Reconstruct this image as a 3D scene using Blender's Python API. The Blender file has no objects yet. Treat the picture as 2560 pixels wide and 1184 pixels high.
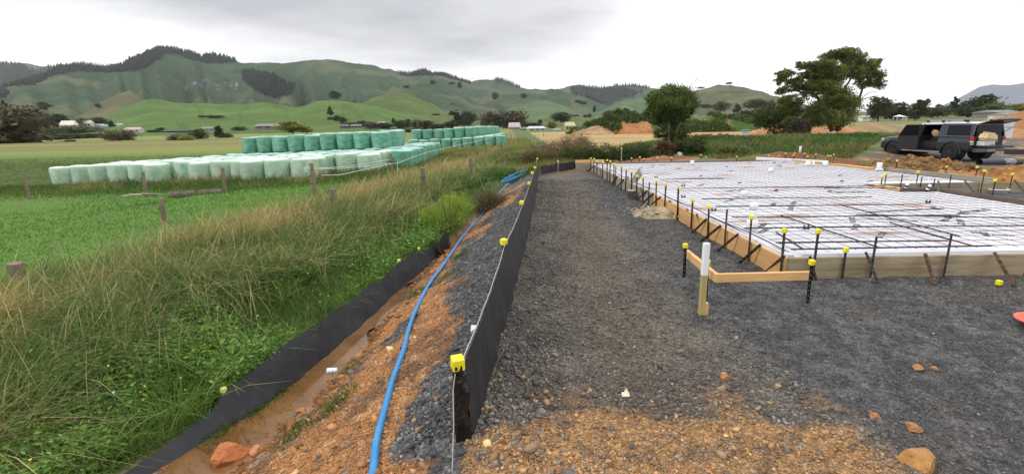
import bpy, bmesh, math, random
import numpy as np
from mathutils import Vector, Matrix
rng = np.random.default_rng(7); random.seed(7)
sc = bpy.context.scene
# ---------------------------------------------------------------- camera
FPX, CX, CY, CAMH = 1200.0, 1280.0, 592.0, 1.7
TH, RL = math.atan(280/1200), 0.018
def ray(px, py):
    u = (px-CX)/FPX; v = -(py-CY)/FPX; c, s = math.cos(RL), math.sin(RL)
    ul = u*c+v*s; vl = v*c-u*s
    return (ul, math.cos(TH)+vl*math.sin(TH), -math.sin(TH)+vl*math.cos(TH))
def onz(px, py, z=0.0):
    r = ray(px, py); t = (z-CAMH)/r[2]; return Vector((r[0]*t, r[1]*t, z))
def ony(px, py, y):
    r = ray(px, py); t = y/r[1]; return Vector((r[0]*t, y, CAMH+r[2]*t))
def onx(px, py, x):
    r = ray(px, py); t = x/r[0]; return Vector((x, r[1]*t, CAMH+r[2]*t))
cd = bpy.data.cameras.new('camera'); cam = bpy.data.objects.new('camera', cd); sc.collection.objects.link(cam)
cd.sensor_width = 36; cd.lens = 36*FPX/2560; cd.clip_start = 0.05; cd.clip_end = 30000
_c, _s = math.cos(RL), math.sin(RL)
U0 = Vector((0, math.sin(TH), math.cos(TH))); X0 = Vector((1, 0, 0))
Rt = X0*_c-U0*_s; Up = X0*_s+U0*_c; Fw = Vector((0, math.cos(TH), -math.sin(TH)))
M = Matrix((Rt, Up, -Fw)).transposed().to_4x4(); M.translation = Vector((0, 0, CAMH)); cam.matrix_world = M
sc.camera = cam
# ---------------------------------------------------------------- sky, sun, exposure
SUN_EL, SUN_AZ = math.radians(38), math.radians(-102)      # azimuth from +Y towards +X
w = bpy.data.worlds.new('World'); sc.world = w; w.use_nodes = True
nt = w.node_tree; nt.nodes.clear(); N = nt.nodes.new; L = nt.links.new
out = N('ShaderNodeOutputWorld'); sky = N('ShaderNodeTexSky'); sky.sky_type = 'NISHITA'; sky.sun_disc = False
sky.sun_elevation = SUN_EL; sky.sun_rotation = SUN_AZ
b1 = N('ShaderNodeBackground'); b1.inputs[1].default_value = 0.1; L(sky.outputs[0], b1.inputs[0])
geo = N('ShaderNodeNewGeometry'); sep = N('ShaderNodeSeparateXYZ')
neg = N('ShaderNodeVectorMath'); neg.operation = 'SCALE'; neg.inputs['Scale'].default_value = -1.0
L(geo.outputs['Incoming'], neg.inputs[0]); L(neg.outputs[0], sep.inputs[0])
def mth(op, a, b=None, c=None, clamp=False, tree=None):
    t = tree or nt; n = t.nodes.new('ShaderNodeMath'); n.operation = op; n.use_clamp = clamp
    for i, v in enumerate((a, b, c)):
        if v is None: continue
        if isinstance(v, (int, float)): n.inputs[i].default_value = v
        else: t.links.new(v, n.inputs[i])
    return n.outputs[0]
zc = mth('MAXIMUM', sep.outputs[2], 0.0); den = mth('ADD', zc, 0.09)
cx = mth('DIVIDE', sep.outputs[0], den); cy = mth('DIVIDE', sep.outputs[1], den)
cmb = N('ShaderNodeCombineXYZ'); L(cx, cmb.inputs[0]); L(cy, cmb.inputs[1])
n1 = N('ShaderNodeTexNoise'); n1.inputs['Scale'].default_value = 0.42; n1.inputs['Detail'].default_value = 6; n1.inputs['Roughness'].default_value = 0.5
L(cmb.outputs[0], n1.inputs['Vector'])
# one broad grey bank of cloud: fades out towards the right and towards the low left horizon
mx = mth('SUBTRACT', 0.36, sep.outputs[0]); mx = mth('MULTIPLY', mx, 1.9, clamp=True)
lowl = mth('MULTIPLY', mth('MAXIMUM', mth('SUBTRACT', mth('MULTIPLY', sep.outputs[0], -1.0), 0.30), 0.0), 0.20)
el = mth('MULTIPLY', mth('SUBTRACT', zc, mth('ADD', lowl, 0.035)), 8.0, clamp=True)
bank = mth('MULTIPLY', mx, el)
nn = mth('MULTIPLY', mth('SUBTRACT', n1.outputs[0], 0.5), 2.6)
cov = mth('ADD', mth('MULTIPLY', bank, 0.95), nn); cov = mth('MULTIPLY', cov, mth('MULTIPLY', bank, 3.0, clamp=True), clamp=True)
rmp = N('ShaderNodeValToRGB'); L(cov, rmp.inputs[0])
rmp.color_ramp.elements[0].position = 0.0; rmp.color_ramp.elements[0].color = (1.3, 1.3, 1.32, 1)
rmp.color_ramp.elements[1].position = 1.0; rmp.color_ramp.elements[1].color = (0.60, 0.605, 0.65, 1)
zen = mth('ADD', mth('MULTIPLY', mth('SMOOTH_MAX', mth('SUBTRACT', zc, 0.25), 0.0, 0.1), 1.1), 1.0)
b2 = N('ShaderNodeBackground'); L(rmp.outputs[0], b2.inputs[0]); L(zen, b2.inputs[1])
mix = N('ShaderNodeMixShader'); mix.inputs[0].default_value = 0.94; L(b1.outputs[0], mix.inputs[1]); L(b2.outputs[0], mix.inputs[2]); L(mix.outputs[0], out.inputs[0])
sl = bpy.data.lights.new('sun', 'SUN'); sl.energy = 1.7; sl.angle = math.radians(12); sl.color = (1.0, 0.96, 0.9)
so = bpy.data.objects.new('sun', sl); sc.collection.objects.link(so)
sd = Vector((math.sin(SUN_AZ)*math.cos(SUN_EL), math.cos(SUN_AZ)*math.cos(SUN_EL), math.sin(SUN_EL)))
so.rotation_euler = sd.to_track_quat('Z', 'Y').to_euler()
sc.view_settings.view_transform = 'Standard'; sc.view_settings.look = 'None'; sc.view_settings.exposure = 0.0; sc.view_settings.gamma = 1
sc.cycles.use_denoising = True; sc.cycles.max_bounces = 5; sc.cycles.diffuse_bounces = 3; sc.cycles.volume_bounces = 1
sc.cycles.transparent_max_bounces = 8; sc.cycles.glossy_bounces = 2
# ---------------------------------------------------------------- helpers
def lin(r, g, b):
    f = lambda c: (c/255/12.92) if c/255 <= 0.04045 else ((c/255+0.055)/1.055)**2.4
    return (f(r), f(g), f(b))
def tag(o, label=None, cat=None, group=None, kind=None):
    if label: o['label'] = label
    if cat: o['category'] = cat
    if group: o['group'] = group
    if kind: o['kind'] = kind
    return o
def empty(name, loc, rz=0.0):
    o = bpy.data.objects.new(name, None); sc.collection.objects.link(o); o.location = loc; o.rotation_euler = (0, 0, rz)
    o.empty_display_size = 0.1; return o
def link(name, me, mat, parent=None, smooth=False):
    o = bpy.data.objects.new(name, me); sc.collection.objects.link(o)
    if mat is not None and len(me.materials) == 0: me.materials.append(mat)
    if parent is not None: o.parent = parent
    if smooth: me.polygons.foreach_set('use_smooth', np.ones(len(me.polygons), bool))
    return o
def npmesh(name, V, Fc, col=None, smooth=False):
    V = np.ascontiguousarray(V, dtype=np.float32).reshape(-1, 3); Fc = np.ascontiguousarray(Fc, dtype=np.int32); k = Fc.shape[1]; m = len(Fc)
    me = bpy.data.meshes.new(name); me.vertices.add(len(V)); me.vertices.foreach_set('co', V.ravel())
    me.loops.add(m*k); me.loops.foreach_set('vertex_index', Fc.ravel())
    me.polygons.add(m); me.polygons.foreach_set('loop_start', np.arange(0, m*k, k, dtype=np.int32))
    try: me.polygons.foreach_set('loop_total', np.full(m, k, dtype=np.int32))
    except Exception: pass
    if smooth: me.polygons.foreach_set('use_smooth', np.ones(m, bool))
    me.update(calc_edges=True)
    if col is not None:
        a = me.color_attributes.new('col', 'FLOAT_COLOR', 'POINT'); c4 = np.ones((len(V), 4), np.float32); c4[:, :3] = col; a.data.foreach_set('color', c4.ravel())
    return me
def h2(ix, iy, seed):
    n = (ix.astype(np.int64)*374761393 + iy.astype(np.int64)*668265263 + seed*1442695041) & 0xffffffff
    n = ((n ^ (n >> 13))*1274126177) & 0xffffffff; n = n ^ (n >> 16)
    return (n & 0xffff)/65535.0
def vnoise(x, y, seed=0):
    x = np.asarray(x, float); y = np.asarray(y, float)
    ix = np.floor(x); iy = np.floor(y); fx = x-ix; fy = y-iy; fx = fx*fx*(3-2*fx); fy = fy*fy*(3-2*fy)
    ix = ix.astype(np.int64); iy = iy.astype(np.int64)
    a = h2(ix, iy, seed); b = h2(ix+1, iy, seed); c = h2(ix, iy+1, seed); d = h2(ix+1, iy+1, seed)
    return (a*(1-fx)+b*fx)*(1-fy)+(c*(1-fx)+d*fx)*fy
def fbm(x, y, seed=0, o=4, g=0.5):
    s = 0; a = 1; t = 0
    for i in range(o): s = s+a*vnoise(x*2**i+i*17.3, y*2**i-i*9.1, seed+i); t += a; a *= g
    return s/t
def sst(x, a, b):
    t = np.clip((x-a)/(b-a), 0, 1); return t*t*(3-2*t)
class MB:
    def __init__(s): s.v = []; s.f = []
    def add(s, vs, fs):
        n = len(s.v); s.v += [tuple(v) for v in vs]; s.f += [tuple(i+n for i in f) for f in fs]; return s
    def box(s, c, d, rot=None, taper=1.0):
        hx, hy, hz = d[0]/2, d[1]/2, d[2]/2; vs = []
        for z in (-1, 1):
            k = taper if z > 0 else 1
            for x, y in ((-1, -1), (1, -1), (1, 1), (-1, 1)):
                p = Vector((x*hx*k, y*hy*k, z*hz)); p = (rot @ p if rot else p)+Vector(c); vs.append(p)
        return s.add(vs, [(3, 2, 1, 0), (4, 5, 6, 7), (0, 1, 5, 4), (1, 2, 6, 5), (2, 3, 7, 6), (3, 0, 4, 7)])
    def bar(s, a, b, wx, wy, up=(0, 0, 1), roll=0):   # square bar from a to b
        a = Vector(a); b = Vector(b); d = (b-a); l = d.length; d.normalize(); upv = Vector(up)
        if abs(d.dot(upv)) > 0.98: upv = Vector((0, 1, 0))
        x = d.cross(upv).normalized(); y = x.cross(d)
        R = Matrix((x, y, d)).transposed() @ Matrix.Rotation(roll, 3, 'Z')
        return s.box((a+b)/2, (wx, wy, l), R)
    def tube(s, pts, rad, n=8, cap=True):
        pts = [Vector(p) for p in pts]; rs = rad if isinstance(rad, (list, tuple)) else [rad]*len(pts); base = len(s.v); m = len(pts)
        t0 = (pts[1]-pts[0]).normalized(); ref = Vector((0, 0, 1)) if abs(t0.z) < 0.9 else Vector((1, 0, 0)); u = t0.cross(ref).normalized()
        for i, p in enumerate(pts):
            t = (pts[min(i+1, m-1)]-pts[max(i-1, 0)]).normalized(); u = (u-t*u.dot(t)).normalized(); v2 = t.cross(u)
            for k in range(n):
                a = 2*math.pi*k/n; s.v.append(tuple(p+(u*math.cos(a)+v2*math.sin(a))*rs[i]))
        for i in range(m-1):
            for k in range(n):
                k2 = (k+1) % n; s.f.append((base+i*n+k, base+i*n+k2, base+(i+1)*n+k2, base+(i+1)*n+k))
        if cap: s.f.append(tuple(base+k for k in range(n))[::-1]); s.f.append(tuple(base+(m-1)*n+k for k in range(n)))
        return s
    def lathe(s, prof, c=(0, 0, 0), n=24, axis='Z'):
        base = len(s.v)
        for r, z in prof:
            for k in range(n):
                a = 2*math.pi*k/n; p = (r*math.cos(a), r*math.sin(a), z)
                if axis == 'Y': p = (p[0], p[2], p[1])
                if axis == 'X': p = (p[2], p[0], p[1])
                s.v.append((p[0]+c[0], p[1]+c[1], p[2]+c[2]))
        for i in range(len(prof)-1):
            for k in range(n):
                k2 = (k+1) % n; s.f.append((base+i*n+k, base+i*n+k2, base+(i+1)*n+k2, base+(i+1)*n+k))
        s.f.append(tuple(base+k for k in range(n))[::-1]); s.f.append(tuple(base+(len(prof)-1)*n+k for k in range(n)))
        return s
    def prism(s, pts, y0, y1):   # polygon in XZ extruded along Y
        n = len(pts); vs = [(p[0], y0, p[1]) for p in pts]+[(p[0], y1, p[1]) for p in pts]
        return s.add(vs, [tuple(range(n)), tuple(range(2*n-1, n-1, -1))]+[(i, i+n, (i+1) % n+n, (i+1) % n) for i in range(n)])
    def build(s, name, mat, parent=None, smooth=False, bevel=0.0, seg=1):
        me = bpy.data.meshes.new(name); me.from_pydata(s.v, [], s.f)
        bm = bmesh.new(); bm.from_mesh(me); bmesh.ops.recalc_face_normals(bm, faces=bm.faces)
        if bevel > 0:
            bmesh.ops.bevel(bm, geom=[e for e in bm.edges if len(e.link_faces) == 2 and e.calc_face_angle(0) > 0.5], offset=bevel, segments=seg, affect='EDGES', clamp_overlap=True)
        bm.to_mesh(me); bm.free(); me.update()
        return link(name, me, mat, parent, smooth)
def copy_tree(o, parent=None):
    c = o.copy(); sc.collection.objects.link(c); c.parent = parent
    if parent is not None: c.matrix_parent_inverse = o.matrix_parent_inverse.copy()
    for ch in list(o.children): copy_tree(ch, c)
    return c
# ---------------------------------------------------------------- materials
def newmat(name):
    m = bpy.data.materials.new(name); m.use_nodes = True; t = m.node_tree; b = t.nodes['Principled BSDF']; return m, t, b
def mat(name, col, rough=0.6, metal=0.0, var=0.15, scale=8.0, bump=0.0, bscale=60.0, spec=0.5, col2=None, stretch=None, coat=0.0, detail=5, thr=None):
    m, t, b = newmat(name); b.inputs['Roughness'].default_value = rough; b.inputs['Metallic'].default_value = metal
    b.inputs['Specular IOR Level'].default_value = spec
    if coat: b.inputs['Coat Weight'].default_value = coat; b.inputs['Coat Roughness'].default_value = 0.08
    tc = t.nodes.new('ShaderNodeTexCoord'); src = tc.outputs['Object']
    if stretch:
        mp = t.nodes.new('ShaderNodeMapping'); mp.inputs['Scale'].default_value = stretch; t.links.new(src, mp.inputs[0]); src = mp.outputs[0]
    n = t.nodes.new('ShaderNodeTexNoise'); n.inputs['Scale'].default_value = scale; n.inputs['Detail'].default_value = detail; t.links.new(src, n.inputs['Vector'])
    r = t.nodes.new('ShaderNodeValToRGB'); t.links.new(n.outputs[0], r.inputs[0])
    c2 = col2 or tuple(min(1, c*(1+var)) for c in col); c1 = col if col2 else tuple(c*(1-var) for c in col)
    lo, hi = thr or (0.3, 0.7)
    r.color_ramp.elements[0].position = lo; r.color_ramp.elements[0].color = (*c1, 1); r.color_ramp.elements[1].position = hi; r.color_ramp.elements[1].color = (*c2, 1)
    t.links.new(r.outputs[0], b.inputs['Base Color'])
    if bump > 0:
        n2 = t.nodes.new('ShaderNodeTexNoise'); n2.inputs['Scale'].default_value = bscale; n2.inputs['Detail'].default_value = 4; t.links.new(src, n2.inputs['Vector'])
        bp = t.nodes.new('ShaderNodeBump'); bp.inputs['Strength'].default_value = bump; bp.inputs['Distance'].default_value = 0.02; t.links.new(n2.outputs[0], bp.inputs['Height']); t.links.new(bp.outputs[0], b.inputs['Normal'])
    return m
def attrmat(name, rough=0.8, spec=0.3, trans=0.0, var=0.0, vscale=3.0, bump=0.0, bscale=30):
    m, t, b = newmat(name); b.inputs['Roughness'].default_value = rough; b.inputs['Specular IOR Level'].default_value = spec
    a = t.nodes.new('ShaderNodeAttribute'); a.attribute_name = 'col'; colr = a.outputs['Color']
    if var > 0 or bump > 0:
        tc = t.nodes.new('ShaderNodeTexCoord'); n = t.nodes.new('ShaderNodeTexNoise'); n.inputs['Scale'].default_value = vscale; n.inputs['Detail'].default_value = 8; n.inputs['Roughness'].default_value = 0.6; t.links.new(tc.outputs['Object'], n.inputs['Vector'])
        f = mth('ADD', mth('MULTIPLY', mth('SUBTRACT', n.outputs[0], 0.5, tree=t), var*2.5, tree=t), 1.0, tree=t)
        vm = t.nodes.new('ShaderNodeVectorMath'); vm.operation = 'SCALE'; t.links.new(colr, vm.inputs[0]); t.links.new(f, vm.inputs['Scale']); colr = vm.outputs[0]
        if bump > 0:
            n2 = t.nodes.new('ShaderNodeTexNoise'); n2.inputs['Scale'].default_value = bscale; n2.inputs['Detail'].default_value = 6; t.links.new(tc.outputs['Object'], n2.inputs['Vector'])
            bp = t.nodes.new('ShaderNodeBump'); bp.inputs['Strength'].default_value = bump; bp.inputs['Distance'].default_value = 0.03; t.links.new(n2.outputs[0], bp.inputs['Height']); t.links.new(bp.outputs[0], b.inputs['Normal'])
    t.links.new(colr, b.inputs['Base Color'])
    if trans > 0:
        tr = t.nodes.new('ShaderNodeBsdfTranslucent'); t.links.new(colr, tr.inputs[0]); mx_ = t.nodes.new('ShaderNodeMixShader'); mx_.inputs[0].default_value = trans
        t.links.new(b.outputs[0], mx_.inputs[1]); t.links.new(tr.outputs[0], mx_.inputs[2]); t.links.new(mx_.outputs[0], t.nodes['Material Output'].inputs[0])
    return m
leafm = attrmat('leaf', rough=0.55, spec=0.35, trans=0.3)
blademat = attrmat('blade', rough=0.6, spec=0.3, trans=0.3)
stonem = attrmat('stone', rough=0.75, spec=0.4)
barkm = mat('bark', (0.085, 0.07, 0.055), 0.9, var=0.4, scale=9, bump=0.6, bscale=20, stretch=(1, 1, 0.3))
# ================================================================ TERRAIN NEAR
FXY = ([-3, 0, 2.3, 3.6, 5.3, 7.3, 11.6, 17.3, 25, 60], [-.65, -.42, -.28, -.16, .03, .20, .55, .98, 1.3, 2.5])
X2Y = ([-3, 2, 3.1, 4.4, 5.4, 7.3, 9.2, 11, 14, 17.5, 25], [-3.9, -3.1, -2.86, -2.42, -2.22, -1.92, -1.58, -1.22, -.7, -.1, .8])
CEY = ([-3, 3.1, 3.7, 4.9, 5.6, 7.3, 9.2, 10.5, 14, 17.5, 25], [-2.3, -2.0, -1.86, -1.72, -1.64, -1.56, -1.36, -1.1, -.5, .1, .9])
fxf = lambda y: np.interp(y, *FXY); x2f = lambda y: np.interp(y, *X2Y); cef = lambda y: np.interp(y, *CEY)
def ground_z(x, y, detail=True):
    x = np.asarray(x, float); y = np.asarray(y, float)
    fx = fxf(y); x2 = x2f(y); ce = cef(y); dep = np.interp(y, [0, 9, 12, 17, 22], [-.80, -.78, -.66, -.40, -.30])
    zf = -0.55-0.03*np.maximum(0, -4-x)-0.2*sst(y, 15, 27); zf = np.where(y > 45, np.maximum(zf, -1.05), zf); zf = zf*(1-sst(y, 45, 80))-1.05*sst(y, 45, 80)
    zf = np.maximum(zf, -1.5)
    plat = 0-0.42*sst(x, 11.6, 14.5)*sst(y, 9, 13)
    plat = plat*(1-sst(y, 18.6, 22))+(-.45)*sst(y, 18.6, 22)
    plat = plat-0.15*sst(y, 25, 45)-.25*sst(y, 60, 110)
    t = np.clip((fx-x)/np.maximum(fx-ce, .2), 0, 1)
    emb = 0.0+(dep)*(t**1.15)
    bed = dep-0.07*np.sin(np.clip((ce-x)/np.maximum(ce-x2, .1), 0, 1)*math.pi)
    bank = dep+0.08+(-.42-dep-.08)*sst(x2-x, 0.0, 3.2)
    crest = sst(x2-x, 3.6, 5.6); left = bank*(1-crest)+zf*crest
    left = left*(1-sst(y, 14, 30))+(np.minimum(zf, -.45))*sst(y, 14, 30)
    z = np.where(x > fx, plat, np.where(x > ce, emb, np.where(x > x2, bed, left)))
    far = sst(y, 17.5, 24); wl = sst(x, -8, 2)
    z = z*(1-far)+far*(plat*wl+zf*(1-wl))
    z = z+.75*sst(x, 9, 17)*(1-sst(x, 34, 44))*sst(y, 24, 33)*(1-sst(y, 44, 54))
    if detail:
        near = 1-sst(np.hypot(x, y), 25, 60)
        soil = sst(x-x2, -.2, .2)
        z = z+near*(fbm(x*1.3, y*1.3, 3)-.5)*(.05+.13*(1-soil)*1.0)+near*soil*(fbm(x*9, y*9, 5)-.5)*.035+near*soil*(fbm(x*30, y*30, 9, 2)-.5)*.012*np.where(x > 2.2, .5, 1)
        # wheel ruts along the haul track
        rx = x-(fx+0.95); z = z-.022*np.exp(-(rx/.22)**2)*near*(x > fx)+.02*np.exp(-((x-(fx+1.65))/.18)**2)*near*(x > fx)*(y < 16)
        z = z+.007*np.sin(y*38+3*np.sin(x*9))*np.exp(-((x-(fx+1.42))/.13)**2)*sst(y, 3, 4)*(1-sst(y, 8, 10))
        z = z+.06*np.exp(-((y-2.2)/.5)**2)*(fbm(x*4, y*4, 31)-.2)*(x > fx+.1)*(x < 2.0)*(x > -3)
    return z
gz = lambda x, y: float(ground_z(np.array([x]), np.array([y]))[0])
PC = (0.0, -2.5)
def inpoly(px, py, poly):
    c = np.zeros(px.shape, bool); n = len(poly); j = n-1
    for i in range(n):
        xi, yi = poly[i]; xj, yj = poly[j]
        hit = ((yi > py) != (yj > py)) & (px < (xj-xi)*(py-yi)/((yj-yi) or 1e-9)+xi); c ^= hit; j = i
    return c
Cg = lambda *c: np.array(lin(*c))
def ground_col(x, y):
    """true surface colours: clay, gravel, grass, dry earth (linear)"""
    n1_ = fbm(x*.9, y*.9, 11); n2_ = fbm(x*3.1, y*3.1, 12); n3 = fbm(x*11, y*11, 13, 3); n0 = fbm(x*.12, y*.12, 14)
    fx = fxf(y); x2 = x2f(y); ce = cef(y)
    def mixc(c, d, t): return c*(1-t[:, None])+d*t[:, None]
    B = lambda c: np.tile(np.array(c, float), (len(x), 1))
    clay = mixc(B(lin(166, 119, 74)), B(lin(124, 90, 62)), sst(n2_, .35, .65)); clay = mixc(clay, B(lin(186, 146, 100)), sst(n3, .58, .8))
    dark = mixc(B(lin(70, 69, 69)), B(lin(92, 91, 90)), sst(n3, .4, .7))
    road = mixc(B(lin(106, 99, 89)), B(lin(86, 81, 74)), sst(n2_, .35, .65)); road = mixc(road, B(lin(112, 106, 96)), sst(n3, .6, .85)*.8)
    # platform: dark fine chip on the right, browner haul road by the fence
    edge = np.interp(y, [0, 2, 2.7, 3.2, 3.9, 5.1, 6.5, 9, 13, 17.5], [2.4, 2.0, 1.9, 1.75, 1.6, 1.6, 1.75, 1.9, 2.1, 2.3])
    p = mixc(road, dark, sst(x-edge+(n2_-.5)*.5, -.2, .2))
    # brown wheel track
    p = mixc(p, B(lin(88, 74, 61)), np.exp(-((x-fx-1.0)/.38)**2)*.5)
    p = mixc(p, B(lin(92, 84, 74)), sst(n1_, .55, .7)*.35*(x > edge))
    # clay strip at the very front
    cl = sst(2.42+.35*(n1_-.5)+.4*(n2_-.5)+.12*np.sin(x*3)-y, -.05, .12)*(1-sst(x+.25*(n2_-.5), 1.75, 1.95))
    cl = np.maximum(cl, sst(n2_, .58, .68)*sst(2.85-y, -.1, .3)*(x < 2.0)*(x > fx+.25)*.7)
    claf = mixc(B(lin(150, 112, 74)), B(lin(108, 88, 68)), sst(n2_+.5*(n3-.5), .38, .6)); claf = mixc(claf, B(lin(172, 132, 86)), sst(n1_+.4*(n2_-.5), .52, .66)*.7); p = mixc(p, claf, cl*(.5+.5*sst(n3, .3, .5)))
    p = mixc(p, B(lin(112, 82, 56)), sst(y, 16.3, 17.4)*(x < 3)*.7)
    # embankment: grey scree at the top, orange clay low and in tongues
    ge = np.interp(y, [0, 2.2, 2.45, 2.8, 3.4, 4.0, 5.0, 6.5, 9, 12, 16], [.05, .08, .24, .21, .30, .26, .38, .66, .75, .8, .95])
    t = (fx-x)/np.maximum(fx-ce, .2)
    e = mixc(dark*1.12, clay, sst(t-ge+(n2_-.5)*.25, -.03, .03))
    e = mixc(e, clay, sst(n1_+.3*(n2_-.5), .53, .57)*sst(t, .3, .4)*(y > 4))
    e = mixc(e, dark*1.15, sst(n2_, .6, .64)*sst(t, .55, .7)*(1-sst(t, .85, 1))*(y > 3.6))
    mud = mixc(B(lin(132, 92, 54)), B(lin(150, 128, 108)), sst(n2_, .5, .6))
    # grass side
    gr = mixc(B(lin(52, 74, 28)), B(lin(78, 92, 40)), sst(n1_, .3, .7))
    crest = np.exp(-((x-(x2-4.1))/1.5)**2)*(1-sst(y, 20, 40)); gr = mixc(gr, B(lin(126, 106, 62)), crest*.85*sst(n2_, .25, .6))
    brt = sst(x2-x, 5.2, 6.8)*(1-sst(y, 22, 27)); gr = mixc(gr, B(lin(86, 122, 42)), brt*.9)
    gr = mixc(gr, B(lin(88, 110, 48)), brt*sst(n2_, .5, .7)*.5)
    farf = sst(y, 40, 70)*(x < 30); band = fbm(x*.004, y*.06, 21)
    ff = mixc(B(lin(134, 128, 66)), B(lin(112, 112, 56)), sst(band, .42, .58)); ff = mixc(ff, B(lin(112, 128, 66)), sst(y, 170, 210)); ff = mixc(ff, B(lin(110, 130, 50)), (1-sst(y, 62, 85))*(x < -10))
    gr = mixc(gr, ff, farf)
    c = np.where((x > fx)[:, None], p, np.where((x > ce)[:, None], e, np.where((x > x2)[:, None], mud, gr)))
    # beyond the platform
    rg = mixc(B(lin(70, 92, 38)), B(lin(96, 110, 52)), sst(n1_, .35, .65)); bx = 2.6
    back = sst(y+(n2_-.5)*1.2, 19.6, 20.6); c = mixc(c, rg, back*sst(x, .5, 1.5)*(1-sst(x-(y-20)/.95, 12.5, 14)))
    c = mixc(c, gr, sst(y, 17.2, 18.2)*(x < 1.2))
    red = mixc(B(lin(112, 74, 52)), B(lin(132, 96, 70)), sst(n2_, .4, .7)); c = mixc(c, red, sst(y, 17.9, 18.4)*(1-back)*(x > 2.5))
    side = sst(x, 11.2, 12.2)*sst(y, 13, 14); sidec = mixc(B(lin(96, 90, 84)), clay*.95, sst(n1_, .52, .62)); c = mixc(c, sidec, side*(1-sst(y-.95*(x-13), 19.5, 21.5)))
    fl = sst(y, 36, 40)*(1-sst(y, 150, 170))*(x > 3.2+.02*y)*(1-.0*x); flc = mixc(B(lin(178, 146, 96)), B(lin(158, 138, 88)), sst(n0, .4, .6)); flc = mixc(flc, B(lin(136, 128, 76)), (1-sst(y, 38, 52))*.7*sst(n1_, .3, .6)); c = mixc(c, flc, fl)
    c = mixc(c, mixc(B(lin(140, 128, 78)), B(lin(110, 112, 60)), sst(n0, .45, .6)), sst(y, 60, 75)*sst(x, 60, 80))
    return np.clip(c, 0, 1)
def build_ground():
    NA, NR = 1000, 760
    az = np.linspace(-math.radians(84), math.radians(84), NA); r = 1.6*np.exp(np.linspace(0, math.log(420/1.6), NR))
    A, R = np.meshgrid(az, r); X = PC[0]+R*np.sin(A); Y = PC[1]+R*np.cos(A); x = X.ravel(); y = Y.ravel()
    z = ground_z(x, y); V = np.stack([x, y, z], 1); col = np.zeros((len(x), 3))
    for i in range(0, len(x), 200000): col[i:i+200000] = ground_col(x[i:i+200000], y[i:i+200000])
    idx = np.arange(NA*NR).reshape(NR, NA); F = np.stack([idx[:-1, :-1], idx[:-1, 1:], idx[1:, 1:], idx[1:, :-1]], -1).reshape(-1, 4)
    me = npmesh('ground', V, F, col, True)
    m, t, b = newmat('ground'); a = t.nodes.new('ShaderNodeAttribute'); a.attribute_name = 'col'
    tc = t.nodes.new('ShaderNodeTexCoord'); vo = t.nodes.new('ShaderNodeTexVoronoi'); vo.inputs['Scale'].default_value = 42; t.links.new(tc.outputs['Object'], vo.inputs['Vector'])
    v2 = t.nodes.new('ShaderNodeTexVoronoi'); v2.inputs['Scale'].default_value = 95; t.links.new(tc.outputs['Object'], v2.inputs['Vector'])
    sp_ = t.nodes.new('ShaderNodeSeparateColor'); t.links.new(vo.outputs['Color'], sp_.inputs[0]); sp2 = t.nodes.new('ShaderNodeSeparateColor'); t.links.new(v2.outputs['Color'], sp2.inputs[0])
    f = mth('ADD', mth('MULTIPLY', mth('POWER', sp_.outputs[0], 2.0, tree=t), 0.75, tree=t), mth('MULTIPLY', mth('POWER', sp2.outputs[1], 2.0, tree=t), 0.75, tree=t), tree=t); f = mth('ADD', f, 0.5, tree=t)
    vm = t.nodes.new('ShaderNodeVectorMath'); vm.operation = 'SCALE'; t.links.new(a.outputs['Color'], vm.inputs[0]); t.links.new(f, vm.inputs['Scale']); t.links.new(vm.outputs[0], b.inputs['Base Color'])
    bp = t.nodes.new('ShaderNodeBump'); bp.inputs['Strength'].default_value = 0.8; bp.inputs['Distance'].default_value = 0.012
    hgt = mth('ADD', vo.outputs['Distance'], mth('MULTIPLY', v2.outputs['Distance'], .6, tree=t), tree=t); t.links.new(mth('MULTIPLY', hgt, -1.0, tree=t), bp.inputs['Height']); t.links.new(bp.outputs[0], b.inputs['Normal'])
    b.inputs['Roughness'].default_value = 0.85; b.inputs['Specular IOR Level'].default_value = 0.35
    o = link('ground', me, m); tag(o, kind='structure'); return o
build_ground()
# muddy water in the ditch
ys = np.linspace(1.0, 11.2, 90); V = []; 
for yy in ys:
    a_, b_ = x2f(yy)-.05, cef(yy)-.02+.12*math.sin(yy*3.1)+.08*math.sin(yy*7.3+1)
    for k in range(6): V.append((a_+(b_-a_)*k/5, yy, -.832+.003*yy))
F = [(i*6+k, i*6+k+1, (i+1)*6+k+1, (i+1)*6+k) for i in range(len(ys)-1) for k in range(5)]
waterm = mat('muddy_water', lin(104, 68, 32), 0.05, var=.25, scale=3, spec=0.5, bump=0.04, bscale=6, col2=lin(140, 104, 64))
o = link('puddle_water', npmesh('puddle_water', np.array(V), np.array(F), smooth=True), waterm); tag(o, kind='structure')
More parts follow.
